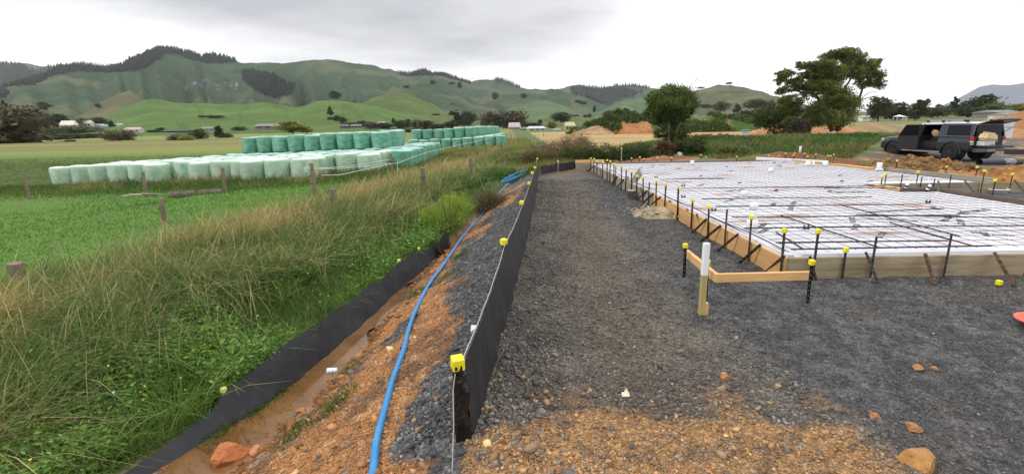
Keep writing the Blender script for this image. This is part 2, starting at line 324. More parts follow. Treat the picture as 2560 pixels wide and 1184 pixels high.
# ================================================================ HILLS
def prof(pts):
    a = []; e = []
    for px, py in pts:
        r = ray(px, py); a.append(math.atan2(r[0], r[1])); e.append(r[2]/math.hypot(r[0], r[1]))
    return np.array(a), np.array(e)
LAY = [
 (4300, 1500, [(-400, 200), (0, 160), (50, 156), (100, 165), (160, 166), (200, 157), (240, 163), (300, 163), (400, 178), (700, 200), (1300, 250), (1900, 290), (2600, 300)], 'tan'),
 (2300, 1350, [(-400, 245), (-100, 240), (0, 222), (60, 208), (110, 188), (150, 171), (180, 167), (230, 170), (270, 172), (300, 165), (330, 152), (360, 137), (400, 121), (440, 122), (480, 133), (500, 142), (530, 137), (570, 144), (600, 154), (640, 157), (700, 156), (760, 151), (830, 149), (870, 157), (900, 161), (940, 167), (975, 170), (1000, 182), (1020, 186), (1060, 177), (1080, 184), (1100, 184), (1130, 192), (1170, 207), (1220, 220), (1300, 255), (1400, 290), (1700, 312)], 'green'),
 (3000, 1100, [(900, 240), (1000, 220), (1100, 206), (1170, 205), (1200, 199), (1250, 197), (1275, 205), (1300, 217), (1340, 221), (1400, 220), (1430, 212), (1450, 211), (1470, 217), (1510, 218), (1530, 212), (1560, 211), (1620, 216), (1700, 226), (1740, 229), (1800, 250), (1900, 262), (2100, 280), (2700, 290)], 'green'),
 (1900, 900, [(1560, 305), (1620, 290), (1680, 262), (1720, 236), (1760, 220), (1800, 211), (1830, 212), (1870, 222), (1920, 236), (1980, 255), (2050, 270), (2150, 282), (2300, 290), (2700, 288)], 'olive'),
 (1550, 650, [(820, 320), (880, 290), (940, 252), (1000, 218), (1060, 206), (1085, 203), (1130, 222), (1180, 250), (1230, 275), (1270, 300), (1300, 318)], 'green'),
 (2000, 700, [(1100, 300), (1180, 262), (1260, 237), (1330, 223), (1380, 223), (1430, 233), (1480, 246), (1520, 268), (1560, 300)], 'green'),
 (1250, 520, [(80, 345), (150, 312), (220, 275), (280, 242), (325, 228), (345, 237), (365, 248), (420, 262), (460, 275), (520, 295), (600, 320)], 'tan'),
 (900, 520, [(60, 345), (170, 322), (250, 300), (300, 276), (350, 256), (370, 250), (410, 254), (450, 260), (520, 262), (600, 262), (660, 256), (700, 263), (740, 267), (790, 256), (830, 248), (870, 250), (910, 258), (950, 266), (1000, 283), (1060, 300), (1120, 316), (1200, 325)], 'bright'),
 (1100, 480, [(800, 310), (860, 280), (900, 262), (930, 246), (960, 237), (990, 226), (1030, 240), (1080, 262), (1120, 280), (1160, 298), (1190, 312), (1230, 325)], 'mid'),
 (1450, 700, [(1100, 325), (1200, 302), (1240, 286), (1290, 266), (1336, 248), (1370, 252), (1400, 262), (1450, 283), (1480, 296), (1530, 312)], 'green2'),
 (1300, 600, [(1420, 325), (1480, 292), (1520, 268), (1560, 249), (1590, 243), (1630, 250), (1680, 268), (1740, 288), (1800, 303), (1900, 310)], 'green2')]
HC = {'tan': Cg(116, 116, 84), 'green': Cg(74, 98, 72), 'olive': Cg(100, 106, 76), 'bright': Cg(96, 124, 62), 'mid': Cg(96, 114, 60), 'green2': Cg(98, 122, 84)}
def hills_h(az, r):
    h = np.full(az.shape, -1.2)+12*sst(r, 420, 900); who = np.full(az.shape, -1)
    X = r*np.sin(az); Y = r*np.cos(az)
    for k, (R, W, P_, cn) in enumerate(LAY):
        a, e = prof(P_); te = np.interp(az, a, e, left=-.02, right=-.02)
        top = te*R+CAMH
        sp = fbm(az*R/120, np.zeros_like(az)+k*7.7, 40+k, 3)          # spurs running down from the crest
        rr = (R-r)/W; fr = np.clip(rr, 0, 1)
        bend = fbm(X/220, Y/220, 60+k, 4)
        prof_ = (1-fr)**1.25+ (.95*fr*(1-fr)*(2*np.abs(sp-.5)*2-.6)*1.2 if W > 520 else .2*fr*(1-fr)*(sp-.5))+.5*fr*(1-fr)*(bend-.5)*2
        back = np.clip(1-((r-R)/(W*1.2)), 0, 1); g = np.where(r < R, prof_, back**1.2)
        hk = top*g
        hk = np.where((top <= 0) | (g <= 0), -5, hk)
        b = hk > h; h = np.where(b, hk, h); who = np.where(b, k, who)
    return h, who
FORPOLY = [
 [(-300, 150), (0, 150), (50, 160), (90, 180), (140, 160), (300, 150), (330, 140), (400, 100), (440, 100), (500, 120), (600, 140), (600, 153), (560, 158), (520, 160), (480, 152), (440, 135), (412, 138), (395, 150), (375, 168), (335, 179), (260, 181), (190, 179), (130, 190), (90, 212), (0, 219), (-300, 235)],
 [(605, 178), (640, 177), (690, 190), (707, 202), (738, 214), (728, 235), (705, 250), (670, 240), (640, 226), (612, 205)],
 [(1420, 217), (1500, 216), (1560, 222), (1605, 230), (1585, 243), (1545, 249), (1520, 265), (1500, 258), (1470, 246), (1432, 234)],
 [(985, 160), (1170, 190), (1180, 212), (1100, 190), (1000, 188)], [(1235, 180), (1310, 200), (1300, 221), (1260, 205), (1238, 203)],
 [(1530, 200), (1660, 205), (1660, 222), (1600, 219), (1540, 217)], [(0, 225), (20, 232), (15, 245), (-100, 250), (-100, 225)]]
def w2p(x, y, z):
    """world -> photo pixel (to find which ground carries plantation forest)"""
    dx = x; dy = y; dz = z-CAMH
    f = dy*Fw.y+dz*Fw.z; u = (dx*Rt.x+dy*Rt.y+dz*Rt.z)/f; v = (dx*Up.x+dy*Up.y+dz*Up.z)/f
    return CX+u*FPX, CY-v*FPX
def build_hills():
    NA, NR = 1100, 260
    az = np.linspace(-math.radians(66), math.radians(66), NA); r = np.concatenate([np.linspace(330, 2500, 190), np.linspace(2520, 5600, NR-190)])
    A, R = np.meshgrid(az, r); a = A.ravel(); rr = R.ravel(); h, who = hills_h(a, rr); x = rr*np.sin(a); y = rr*np.cos(a)
    n = fbm(x/60, y/60, 80, 4); n2_ = fbm(x/14, y/14, 81, 3); h = h+np.where(who >= 0, ((n-.5)*16+(fbm(x/35, y/35, 83, 3)-.5)*7)*np.clip(h/60, 0, 1), 0)
    col = np.tile(Cg(112, 122, 70), (len(a), 1))
    for k, Ly in enumerate(LAY): col[who == k] = HC[Ly[3]]
    gul = sst(np.abs(fbm(a*14+rr/2600, rr/900, 95, 5)-.5), .0, .035)[:, None]; col = col*(.78+.22*gul)
    col = col*np.where(np.isin(who, (7, 8, 9, 10))[:, None], .72, .60)*(0.72+.56*n)[:, None]*(0.8+.4*n2_)[:, None]
    tr = sst(fbm(x/130, y/130, 85), .52, .68)[:, None]*.3; col = col*(1-tr)+Cg(126, 118, 84)*tr*(who < 7)[:, None]+col*tr*(who >= 7)[:, None]
    px, py = w2p(x, y, h); forest = np.zeros(len(a), bool)
    for P_ in FORPOLY: forest |= inpoly(px+8*(n2_-.5), py+6*(n2_-.5), P_)
    forest &= rr > 1350
    col[forest] = Cg(26, 38, 38)
    rock = inpoly(px, py, [(395, 205), (470, 196), (560, 200), (625, 212), (600, 226), (500, 222), (440, 222)]) & (n2_ > .52) & (rr > 1350)
    col[rock] = Cg(66, 72, 68); col[rock & (n2_ > .72)] = Cg(124, 126, 122)
    V = np.stack([x, y, h], 1); idx = np.arange(NA*NR).reshape(NR, NA); F = np.stack([idx[:-1, :-1], idx[:-1, 1:], idx[1:, 1:], idx[1:, :-1]], -1).reshape(-1, 4)
    o = link('hills', npmesh('hills', V, F, col, True), attrmat('hill_grass', .95, .1, var=.22, vscale=.02)); tag(o, kind='structure')
    # plantation conifers
    cand = np.where(forest)[0]; wgt = rr[cand]; pick = rng.choice(cand, size=min(len(cand), 24000), p=wgt/wgt.sum(), replace=False)
    tx = x[pick]+rng.normal(0, 3, len(pick)); ty = y[pick]+rng.normal(0, 3, len(pick)); tz = h[pick]-2; hh = rng.uniform(8, 19, len(pick))*(rr[pick]/2300)**.5; w_ = hh*rng.uniform(.17, .26, len(pick))
    tmpl = []; 
    for (rad, z0) in ((1, .05), (.75, .4), (.35, .75)):
        for k in range(5): q = 2*math.pi*k/5+z0*3; tmpl.append((rad*math.cos(q), rad*math.sin(q), z0))
    tmpl.append((0, 0, 1)); T = np.array(tmpl); Ft = []
    for i in range(2):
        for k in range(5): k2 = (k+1) % 5; Ft += [(i*5+k, i*5+k2, i*5+5+k2), (i*5+k, i*5+5+k2, i*5+5+k)]
    Ft += [(10+k, 10+(k+1) % 5, 15) for k in range(5)]; Ft = np.array(Ft)
    V = T[None]*np.stack([w_, w_, hh], 1)[:, None, :]; V = V+rng.normal(0, .05, V.shape)*w_[:, None, None]; V += np.stack([tx, ty, tz], 1)[:, None, :]
    F = (Ft[None]+(np.arange(len(pick))*16)[:, None, None]).reshape(-1, 3); c = np.repeat(Cg(27, 39, 38)[None]*rng.uniform(.6, 1.3, (len(pick), 1)), 16, 0)
    o = link('forest', npmesh('forest', V.reshape(-1, 3), F, c), leafm); tag(o, 'dark conifer plantation covering the hill ridges and one gully', 'forest', kind='stuff')
    return x, y, h
build_hills()
# distant mountain on the right
mp_ = [(2150, 302), (2250, 292), (2330, 272), (2380, 250), (2420, 229), (2450, 212), (2480, 206), (2520, 208), (2560, 203), (2640, 188), (2800, 200), (3100, 240)]
a0, e0 = prof(mp_); NA = 160; az = np.linspace(a0[0], a0[-1], NA); rs = np.linspace(4700, 6900, 24)
A, R = np.meshgrid(az, rs); te = np.interp(A, a0, e0); g = np.where(R < 5900, np.clip((R-4700)/1200, 0, 1)**1.1, np.clip(1-(R-5900)/1000, 0, 1)); Hh = np.maximum(te, 0)*5900*g*(1+.12*(fbm(A*60, R/500, 91)-.5)*(1-g)*4)-5
V = np.stack([R*np.sin(A), R*np.cos(A), Hh], -1).reshape(-1, 3); idx = np.arange(NA*24).reshape(24, NA); F = np.stack([idx[:-1, :-1], idx[:-1, 1:], idx[1:, 1:], idx[1:, :-1]], -1).reshape(-1, 4)
o = link('mountain', npmesh('mountain', V, F, np.tile(Cg(104, 112, 124), (len(V), 1)), True), attrmat('mountain', .95, .1)); tag(o, kind='structure')
# outer ground plain beyond the near sheet, under the hills
o = MB().add([(-7100, -40, -1.7), (7100, -40, -1.7), (7100, 7400, -1.7), (-7100, 7400, -1.7)], [(0, 1, 2, 3)]).build('field', mat('field', lin(104, 116, 60), .95, var=.2, scale=.02)); tag(o, kind='structure')
# ================================================================ SITE OBJECTS
def hit(px, py, zo=0.0):
    r = ray(px, py); t0 = 1.0; t = 1.0
    while t < 400:
        x, y, z = r[0]*t, r[1]*t, CAMH+r[2]*t
        if z <= gz0(x, y)+zo: break
        t0 = t; t *= 1.02
    for _ in range(18):
        tm = (t0+t)/2; x, y, z = r[0]*tm, r[1]*tm, CAMH+r[2]*tm
        if z <= gz0(x, y)+zo: t = tm
        else: t0 = tm
    return Vector((r[0]*t, r[1]*t, CAMH+r[2]*t))
gz0 = lambda x, y: float(ground_z(np.array([x]), np.array([y]), False)[0])
def onfence(px, py):
    r = ray(px, py); a, b = 1.0, 25.0; f = lambda y: r[0]*y/r[1]-fxf(y)
    best = min(np.linspace(1.5, 19, 400), key=lambda y: abs(f(y))); return Vector((float(fxf(best)), float(best), CAMH+r[2]*best/r[1]))
yellow = mat('cap_plastic', lin(236, 222, 40), .45, var=.06, scale=20, spec=.5)
palecap = mat('faded_cap_plastic', lin(228, 220, 130), .5, var=.06, scale=20)
fabric = mat('silt_fabric', lin(27, 27, 30), .6, var=.2, scale=5, bump=.7, bscale=7, spec=.5, stretch=(1.6, 1.6, .5), col2=lin(58, 55, 54), thr=(.5, .85))
muddy = mat('muddy_fabric', lin(30, 31, 36), .6, var=.3, scale=4, bump=.3, bscale=12, col2=lin(50, 51, 56), thr=(.4, .8))
blackp = mat('black_plastic', lin(20, 19, 21), .25, var=.2, scale=10, bump=.5, bscale=22, spec=.6)
steel = mat('peg_steel', lin(48, 42, 40), .6, var=.4, scale=14, metal=.3, col2=lin(96, 90, 86), thr=(.5, .8))
rust = mat('rusty_steel', lin(52, 38, 32), .75, var=.4, scale=22, col2=lin(128, 72, 42), thr=(.45, .7))
hole = mat('peg_holes', lin(122, 120, 116), .8, var=.1)
pine = mat('pine_timber', lin(222, 176, 116), .65, var=.14, scale=5, stretch=(.5, .5, 9), bump=.15, bscale=10)
ply = mat('ply_form', lin(192, 146, 92), .65, var=.25, scale=2.2, stretch=(.6, .6, 5), bump=.3, bscale=8, col2=lin(214, 172, 118))
grayb = mat('weathered_board', lin(150, 142, 126), .8, var=.22, scale=3, stretch=(.6, .6, 6), bump=.3, bscale=9)
tanb = mat('stained_board', lin(128, 112, 84), .75, col2=lin(172, 158, 126), scale=2.6, stretch=(.7, .7, 4), bump=.25, bscale=8)
darkb = mat('dark_wet_board', lin(92, 78, 66), .8, var=.3, scale=3, stretch=(.7, .7, 4), bump=.3, bscale=9)
white = mat('white_pvc', lin(236, 238, 240), .35, var=.03, scale=5)
whitep = mat('white_paint', lin(232, 234, 236), .6, var=.04, scale=12, bump=.1)
cordm = mat('white_cord', lin(168, 166, 162), .8, var=.1)
bluem = mat('blue_pipe', lin(46, 140, 204), .38, scale=9, spec=.5, col2=lin(104, 160, 192), thr=(.5, .8), bump=.1, bscale=20)
# ---- silt fences
def cloth(pts, hts, lean=0.0, sag=.03, base=-.06, name='fabric', n=10, seed=0, thick=.004):
    P_ = []; 
    for i in range(len(pts)-1):
        for k in range(n):
            t = k/n; p = pts[i].lerp(pts[i+1], t); hgt = hts[i]*(1-t)+hts[i+1]*t-sag*math.sin(math.pi*t)*(1+.6*math.sin(i*2.3+seed)); P_.append((p, hgt))
    P_.append((pts[-1], hts[-1])); V = []; m = 9
    for i, (p, hgt) in enumerate(P_):
        q = P_[min(i+1, len(P_)-1)][0]; q0 = P_[max(i-1, 0)][0]; d = (q-q0); nrm = Vector((-d.y, d.x, 0)).normalized(); zb = gz0(p.x, p.y)+base
        for k in range(m):
            t = k/(m-1); off = .012*(1-.85*t)*math.sin(i*1.9+t*5+seed)+.008*math.sin(i*.7+seed*3)*math.sin(t*3.1)+lean*(1-t)
            V.append((p.x+nrm.x*off, p.y+nrm.y*off, zb+(hgt-base)*t+(gz0(p.x, p.y)*0)))
    V = np.array(V); rows = len(P_); F = [(i*m+k, (i+1)*m+k, (i+1)*m+k+1, i*m+k+1) for i in range(rows-1) for k in range(m-1)]
    return V, np.array(F), [Vector(V[i*m+m-1]) for i in range(rows)]
def capbox(mb, top, s=.05, h=.055, rot=None): return mb.box(Vector(top)-Vector((0, 0, h/2-.004)), (s, s, h), rot)
def cap_obj(top, parent, s=.052, h=.058, m=None, yaw=0.0, tilt=0.0):
    R = Matrix.Rotation(yaw, 3, 'Z') @ Matrix.Rotation(tilt, 3, 'X'); mb = MB(); capbox(mb, top, s, h, R)
    return mb.build('cap', m or yellow, parent, bevel=.005, seg=1)
capsF = [(1152, 900), (1267, 600), (1309, 504), (1326, 456), (1334, 430), (1340, 417), (1345, 403), (1347, 396)]
fp = [onfence(*c) for c in capsF]; fp[0] = Vector((fxf(2.36), 2.36, 0)); fp[0].z = ony(1152, 897, 2.36).z
pts = [Vector((p.x, p.y, 0)) for p in fp]; hts = [p.z-.03-gz0(p.x+.03, p.y) for p in fp]
root = empty('silt_fence', (pts[0].x, pts[0].y, 0)); tag(root, 'long black silt fence with yellow caps running away along the gravel track', 'silt fence')
def under(o, r): o.parent = r; o.matrix_parent_inverse = Matrix.Translation(-Vector(r.location)) @ Matrix.Identity(4); return o
def reparent(o, r):
    o.parent = r; o.matrix_parent_inverse = (Matrix.Translation(r.location) @ Matrix.Rotation(r.rotation_euler.z, 4, 'Z')).inverted(); return o
V, F, topl = cloth([p for p in pts], hts, lean=-.05, sag=.03, seed=1, n=12)
reparent(link('fabric', npmesh('fabric', V, F, smooth=True), fabric), root)
mbt = MB(); mbt.tube([t+Vector((-.012, 0, .006)) for t in topl], .0035, 5); reparent(mbt.build('string', cordm), root)
for i, p in enumerate(fp):
    mb = MB(); g = gz0(p.x, p.y); wd = .055 if i == 0 else .035
    mb.bar((p.x-.03, p.y, g-.3), (p.x-.03, p.y, p.z-.02), wd, wd)
    reparent(mb.build('post', blackp if i == 0 else steel, bevel=.004), root)
    c = cap_obj((p.x-.03, p.y, p.z+.01), None, .066 if i == 0 else .058, .07 if i == 0 else .06, yaw=.35+i*.4, tilt=.12); reparent(c, root)
    if i == 0:
        mbh = MB(); mbh.box((p.x-.034, p.y-.0355, p.z-.038), (.014, .006, .02)); reparent(mbh.build('slot', blackp), root)
mb = MB(); x0, y0 = pts[0].x-.03, pts[0].y   # wrapped end of the fabric round the first post
ringn = 14; lv = 22; vs = []; hh_ = fp[0].z-.085+.3
for k in range(lv+1):
    zz = -.3+hh_*k/lv; ww_ = .052+.006*math.sin(k*1.1)-.012*(k/lv); sh = .006*math.sin(k*.8)
    for q in range(ringn):
        a_ = 2*math.pi*q/ringn; ca, sa = math.cos(a_), math.sin(a_); rr_ = 1+.09*math.sin(a_*3+k*.9)+.05*math.sin(a_*5-k*1.7)
        vs.append((x0+.012+sh+math.copysign(abs(ca)**.6, ca)*ww_*rr_, y0+.005+math.copysign(abs(sa)**.6, sa)*.042*rr_, zz))
fs = [(k*ringn+q, k*ringn+(q+1) % ringn, (k+1)*ringn+(q+1) % ringn, (k+1)*ringn+q) for k in range(lv) for q in range(ringn)]+[tuple(range(ringn))[::-1], tuple(lv*ringn+q for q in range(ringn))]
mb.add(vs, fs)
reparent(mb.build('wrapped_end', blackp), root)
mb = MB(); q0 = Vector((x0-.01, y0-.045, fp[0].z-.06)); q1 = hit(1130, 1183); mb.tube([q0, q0+Vector((-.012, -.02, -.08)), q0.lerp(q1, .5)+Vector((0, 0, -.01)), q1], .003, 5)
tag(mb.build('guy_string', cordm), 'white string tied down from the nearest yellow cap of the fence', 'string')
# back return of the fence at the head of the track
bp_ = [onz(1352, 436, 0), onz(1395, 428, 0), onz(1448, 421, 0), onz(1500, 410, 0), onz(1545, 405, 0)]
ht2 = [.30, .30, .36, .40, .46]; bp_ = [Vector((p.x, min(p.y, 21), 0)) for p in bp_]
root = empty('silt_fence', bp_[0]); tag(root, 'short black silt fence closing off the far end of the gravel track', 'silt fence')
V, F, tl = cloth(bp_, ht2, sag=.05, seed=4, n=8); reparent(link('fabric', npmesh('fabric', V, F, smooth=True), fabric), root)
for p, h_ in ((bp_[1], .36), (bp_[4], .62)):
    mb = MB(); mb.bar((p.x, p.y-.03, -.2), (p.x, p.y-.03, h_), .04, .04); reparent(mb.build('post', grayb), root); reparent(cap_obj((p.x, p.y-.03, h_+.03), None, m=palecap), root)
# low fence in the ditch
l2 = []
for (px, py) in ((310, 1184), (563, 975), (700, 868), (850, 768), (930, 705), (1000, 652), (1050, 622), (1085, 603)):
    r = ray(px, py); best = min(np.linspace(1.8, 13, 600), key=lambda y: abs(r[0]*y/r[1]-x2f(y))); l2.append((Vector((float(x2f(best)), float(best), 0)), CAMH+r[2]*best/r[1]))
root = empty('silt_fence', (l2[0][0].x, l2[0][0].y, -.8)); tag(root, 'low black silt fence standing in the muddy ditch below the grass bank', 'silt fence')
hts = [z-gz0(p.x, p.y) for p, z in l2]
V, F, tl = cloth([p for p, z in l2], hts, lean=-.17, sag=.015, seed=7, n=6, base=-.1); reparent(link('fabric', npmesh('fabric', V, F, smooth=True), muddy), root)
for i in (1, 5, 6): p, z = l2[i]; reparent(cap_obj((p.x-.02, p.y, z+.025), None, .045, .045, m=palecap, yaw=.5+i), root); mb = MB(); mb.bar((p.x-.02, p.y, gz0(p.x, p.y)-.2), (p.x-.02, p.y, z), .03, .03); reparent(mb.build('post', grayb), root)
pA = onz(1098, 600, -.45); pB = onz(1122, 578, -.45)
root = empty('silt_fence', (pA.x, pA.y, -.8)); tag(root, 'isolated end piece of black silt fence half hidden under the lime weeds', 'silt fence')
V, F, tl = cloth([Vector((pA.x, pA.y, 0)), Vector((pB.x, pB.y, 0))], [.32, .34], sag=-.05, seed=2, n=8); reparent(link('fabric', npmesh('fabric', V, F, smooth=True), muddy), root)
# ---- blue pipe and its coil
pp = [(928, 1215), (935, 1184), (943, 1110), (962, 1035), (985, 950), (1010, 880), (1022, 830), (1042, 775), (1075, 712), (1110, 664), (1160, 590), (1200, 545), (1225, 512), (1245, 488), (1262, 470), (1270, 461)]
pts = [hit(*p)+Vector((0, 0, .028)) for p in pp]
def smooth_path(P_, n=6):
    o = []
    for i in range(len(P_)-1):
        a = P_[max(i-1, 0)]; b = P_[i]; c = P_[i+1]; d = P_[min(i+2, len(P_)-1)]
        for k in range(n):
            t = k/n; o.append(.5*((2*b)+(c-a)*t+(2*a-5*b+4*c-d)*t*t+(3*b-a-3*c+d)*t**3))
    return o+[P_[-1]]
root = empty('water_pipe', pts[0]); tag(root, 'long blue plastic water pipe lying down the clay and gravel slope', 'pipe')
reparent(MB().tube(smooth_path(pts), .025, 12).build('pipe_run', bluem, smooth=True), root)
cc = hit(1283, 452); mb = MB(); loop = []
for k in range(26*5+1):
    a = 2*math.pi*k/26; R_ = 1+.05*(k//26); e1 = Vector((.42, .95, .10)); e2 = Vector((-.14, .12, 0)); loop.append(cc+Vector((.08, 0, .07+.03*(k/26)))+e1*math.cos(a)*R_*.95+e2*math.sin(a)*R_)
mb.tube(loop, .024, 8); reparent(mb.build('coil', bluem, smooth=True), root)
# ---- polystyrene slab bed
SX0, SY0, SY1 = 3.01, 5.07, 17.75
poly = [(SX0, SY0), (8.62, SY0), (8.62, 9.62), (8.0, 9.72), (8.0, 10.9), (10.62, 10.9), (10.62, 14.0), (10.2, SY1), (SX0, SY1)]
m, t, b = newmat('polystyrene'); tc = t.nodes.new('ShaderNodeTexCoord'); n = t.nodes.new('ShaderNodeTexNoise'); n.inputs['Scale'].default_value = .8; n.inputs['Detail'].default_value = 7; mp = t.nodes.new('ShaderNodeMapping'); mp.inputs['Scale'].default_value = (1, 2.2, 1); t.links.new(tc.outputs['Object'], mp.inputs[0]); t.links.new(mp.outputs[0], n.inputs['Vector'])
r = t.nodes.new('ShaderNodeValToRGB'); r.color_ramp.elements[0].position = .57; r.color_ramp.elements[0].color = (.68, .68, .71, 1); r.color_ramp.elements[1].position = .70; r.color_ramp.elements[1].color = (*lin(176, 130, 108), 1); t.links.new(n.outputs[0], r.inputs[0])
br = t.nodes.new('ShaderNodeTexBrick'); br.offset = 0; br.inputs['Color1'].default_value = (1, 1, 1, 1); br.inputs['Color2'].default_value = (.93, .93, .95, 1); br.inputs['Mortar'].default_value = (.45, .45, .47, 1); br.inputs['Scale'].default_value = 1; br.inputs['Mortar Size'].default_value = .008; br.inputs['Brick Width'].default_value = 1.2; br.inputs['Row Height'].default_value = 1.2; t.links.new(tc.outputs['Object'], br.inputs['Vector'])
mm = t.nodes.new('ShaderNodeMixRGB'); mm.blend_type = 'MULTIPLY'; mm.inputs[0].default_value = 1; t.links.new(r.outputs[0], mm.inputs[1]); t.links.new(br.outputs[0], mm.inputs[2]); t.links.new(mm.outputs[0], b.inputs['Base Color']); b.inputs['Roughness'].default_value = .7
polys = m
root = empty('foam_slab_bed', (SX0, SY0, 0)); tag(root, 'white polystyrene raft bed with black print inside the timber formwork', 'foam slab')
def flat(poly, z0, z1):
    k = len(poly); return MB().add([(x, y, z0) for x, y in poly]+[(x, y, z1) for x, y in poly], [tuple(range(k))[::-1], tuple(range(k, 2*k))]+[(i, (i+1) % k, (i+1) % k+k, i+k) for i in range(k)])
reparent(flat(poly, .0, .235).build('foam', polys), root)
mb = MB(); mb.box(((SX0+.045), (SY0+SY1)/2, .225), (.07, SY1-SY0, .07)); mb.box(((SX0+8.6)/2+.08, SY0+.045, .225), (8.6-SX0-.2, .07, .07)); reparent(mb.build('edge_strip', mat('pale_edge_foam', lin(206, 206, 212), .7, var=.08, scale=3)), root)
# illegible stamped print on the foam
rr = random.Random(3); mb = MB()
def word(cx_, cy_, L_, ang, hgt=.075, n=8, big=False):
    R = Matrix.Rotation(ang, 3, 'Z')
    for k in range(n):
        w_ = L_/n; x = (k-(n-1)/2)*w_; kk = rr.random()
        st = [((-.36, 0), (.16, 1)), ((.36, 0), (.16, 1))] if kk < .5 else [((-.36, 0), (.16, 1))]
        st += [((0, .42), (.8, .17))] if rr.random() < .7 else []; st += [((0, -.42), (.8, .17))] if rr.random() < .6 else []; st += [((0, 0), (.8, .16))] if rr.random() < .4 else []
        for (ox, oy), (sx, sy) in st:
            p = R @ Vector((x+ox*w_, oy*hgt, 0)); mb.box((cx_+p.x, cy_+p.y, .2375), (sx*w_, sy*hgt, .003), R)
for (px, py, L_, a) in [(1700, 454, .7, 0), (1672, 452, .5, 0), (1600, 434, .6, .0), (1665, 435.5, .5, .1)]: p = onz(px, py, .24); word(p.x, p.y, L_, a)
for (px, py, L_, a, hh) in [(1936, 558, .62, -.05, .05), (1880, 491, .7, 0, .12), (2120, 480, .7, 0, .14), (2230, 548, .6, -.45, .05), (2480, 585, .4, -.7, .06), (2440, 527, .8, .4, .12)]: p = onz(px, py, .24); word(p.x, p.y, L_, a, hh)
for i in range(46):
    x = rr.uniform(3.4, 10.2); y = rr.uniform(5.4, 17.3)
    if x > 8.3 and y < 11.2: continue
    word(x, y, rr.uniform(.28, .5), rr.uniform(.6, 1.1), .07, 6)
reparent(mb.build('printed_lettering', mat('print_ink', lin(92, 94, 100), .8, var=.3, scale=30)), root)
# ---- reinforcing mesh, thicker bars, spacers
rebar = mat('rebar', lin(52, 44, 46), .7, var=.35, scale=6, metal=.2, col2=lin(110, 62, 44), thr=(.55, .75))
def xr(y): return 8.5 if y < 9.7 else (7.95 if y < 10.95 else 10.45)
def clipseg(y): return 3.12, xr(y)
mb = MB(); y = 5.2; k = 0
while y < 17.6:
    a_, b_ = clipseg(y); z = .292+.004*math.sin(k*.7); d = .02*math.sin(k*1.3); mb.bar((a_, y+d, z), (b_, y-d, z), .0044, .0044); y += .225; k += 1
x = 3.15
while x < 10.4:
    segs = [(5.15, 17.6)] if x < 7.95 else ([(5.15, 9.6), (11, 17.6)] if x < 8.5 else [(11, 17.5)])
    for a_, b_ in segs: mb.bar((x, a_, .284), (x, b_, .284), .0044, .0044)
    x += .225
root = empty('reinforcing_mesh', (3.15, 5.2, .28)); tag(root, 'steel reinforcing mesh grid laid over the white polystyrene bed', 'steel mesh'); reparent(mb.build('mesh_sheet', rebar), root)
bars = [((1990, 640), (2560, 634), 0), ((1880, 607), (2370, 601), 0), ((1860, 570), (2560, 563), 0), ((1830, 542), (2400, 538), 0), ((1790, 516), (2260, 511), 0), ((1755, 497), (2180, 492), 0), ((1700, 471), (2300, 463), 0), ((1650, 448), (1810, 446), 0), ((2165, 530), (2360, 521), 0), ((2200, 570), (2560, 705), 1), ((2225, 556), (2500, 632), 1), ((1952, 538), (2230, 629), 1), ((2100, 512), (2400, 590), 1), ((2140, 536), (2560, 545), 1), ((1940, 580), (2050, 640), 1), ((2060, 470), (2560, 463), 0)]
for i, (a_, b_, v_) in enumerate(bars):
    A_ = onz(*a_, .30); B_ = onz(*b_, .30)
    for P_ in (A_, B_): P_.x = min(max(P_.x, 3.1), xr(P_.y)); P_.y = max(P_.y, 5.15)
    if i in (9,): continue
    o = MB().bar(A_, B_, .014, .014).build('reinforcing_bar', rebar); pos = ('nearest to the front board', 'second from the front', 'third from the front', 'fourth from the front', 'fifth from the front', 'sixth from the front', 'seventh from the front, running right across', 'short one far back beside the leaning plank', 'short one right of the middle', '', 'slanting towards the front right corner', 'slanting left of centre beside the tall white pipe', 'slanting in the middle of the slab', 'slanting low across the right part', 'slanting close by the front left corner', 'with red dirt before the notch')[i]
    tag(o, 'thick dark steel bar on the mesh, '+pos, 'steel bar', 'thick reinforcing bars on the slab')
mb = MB()
for off in (0, .05): mb.tube([Vector((3.06+off, y_, .262+.01*math.sin(y_*3+off*40))) for y_ in np.linspace(5.2, 17.5, 40)], .007, 5)
tag(mb.build('edge_bars', rebar), 'pair of bent edge bars lying along the left rim of the slab', 'steel bar')
for i, (px, py) in enumerate([(1708, 493), (1784, 527), (1708, 465), (1640, 444), (2015, 572), (2320, 507)]):
    p = onz(px, py, .24); mb = MB(); mb.box((p.x-.03, p.y, p.z+.028), (.022, .03, .055), taper=.4); mb.box((p.x+.03, p.y, p.z+.028), (.022, .03, .055), taper=.4); mb.box((p.x, p.y, p.z+.012), (.09, .02, .018))
    tag(mb.build('bar_spacer', blackp), 'small black plastic bar spacer '+('left of the tall white pipe far side', 'left of the tall white pipe near the board', 'mid slab above the bent board', 'beside the leaning plank', 'in front of the tall white pipe', 'right of the slab middle')[i], 'spacer', 'plastic spacers on the foam')
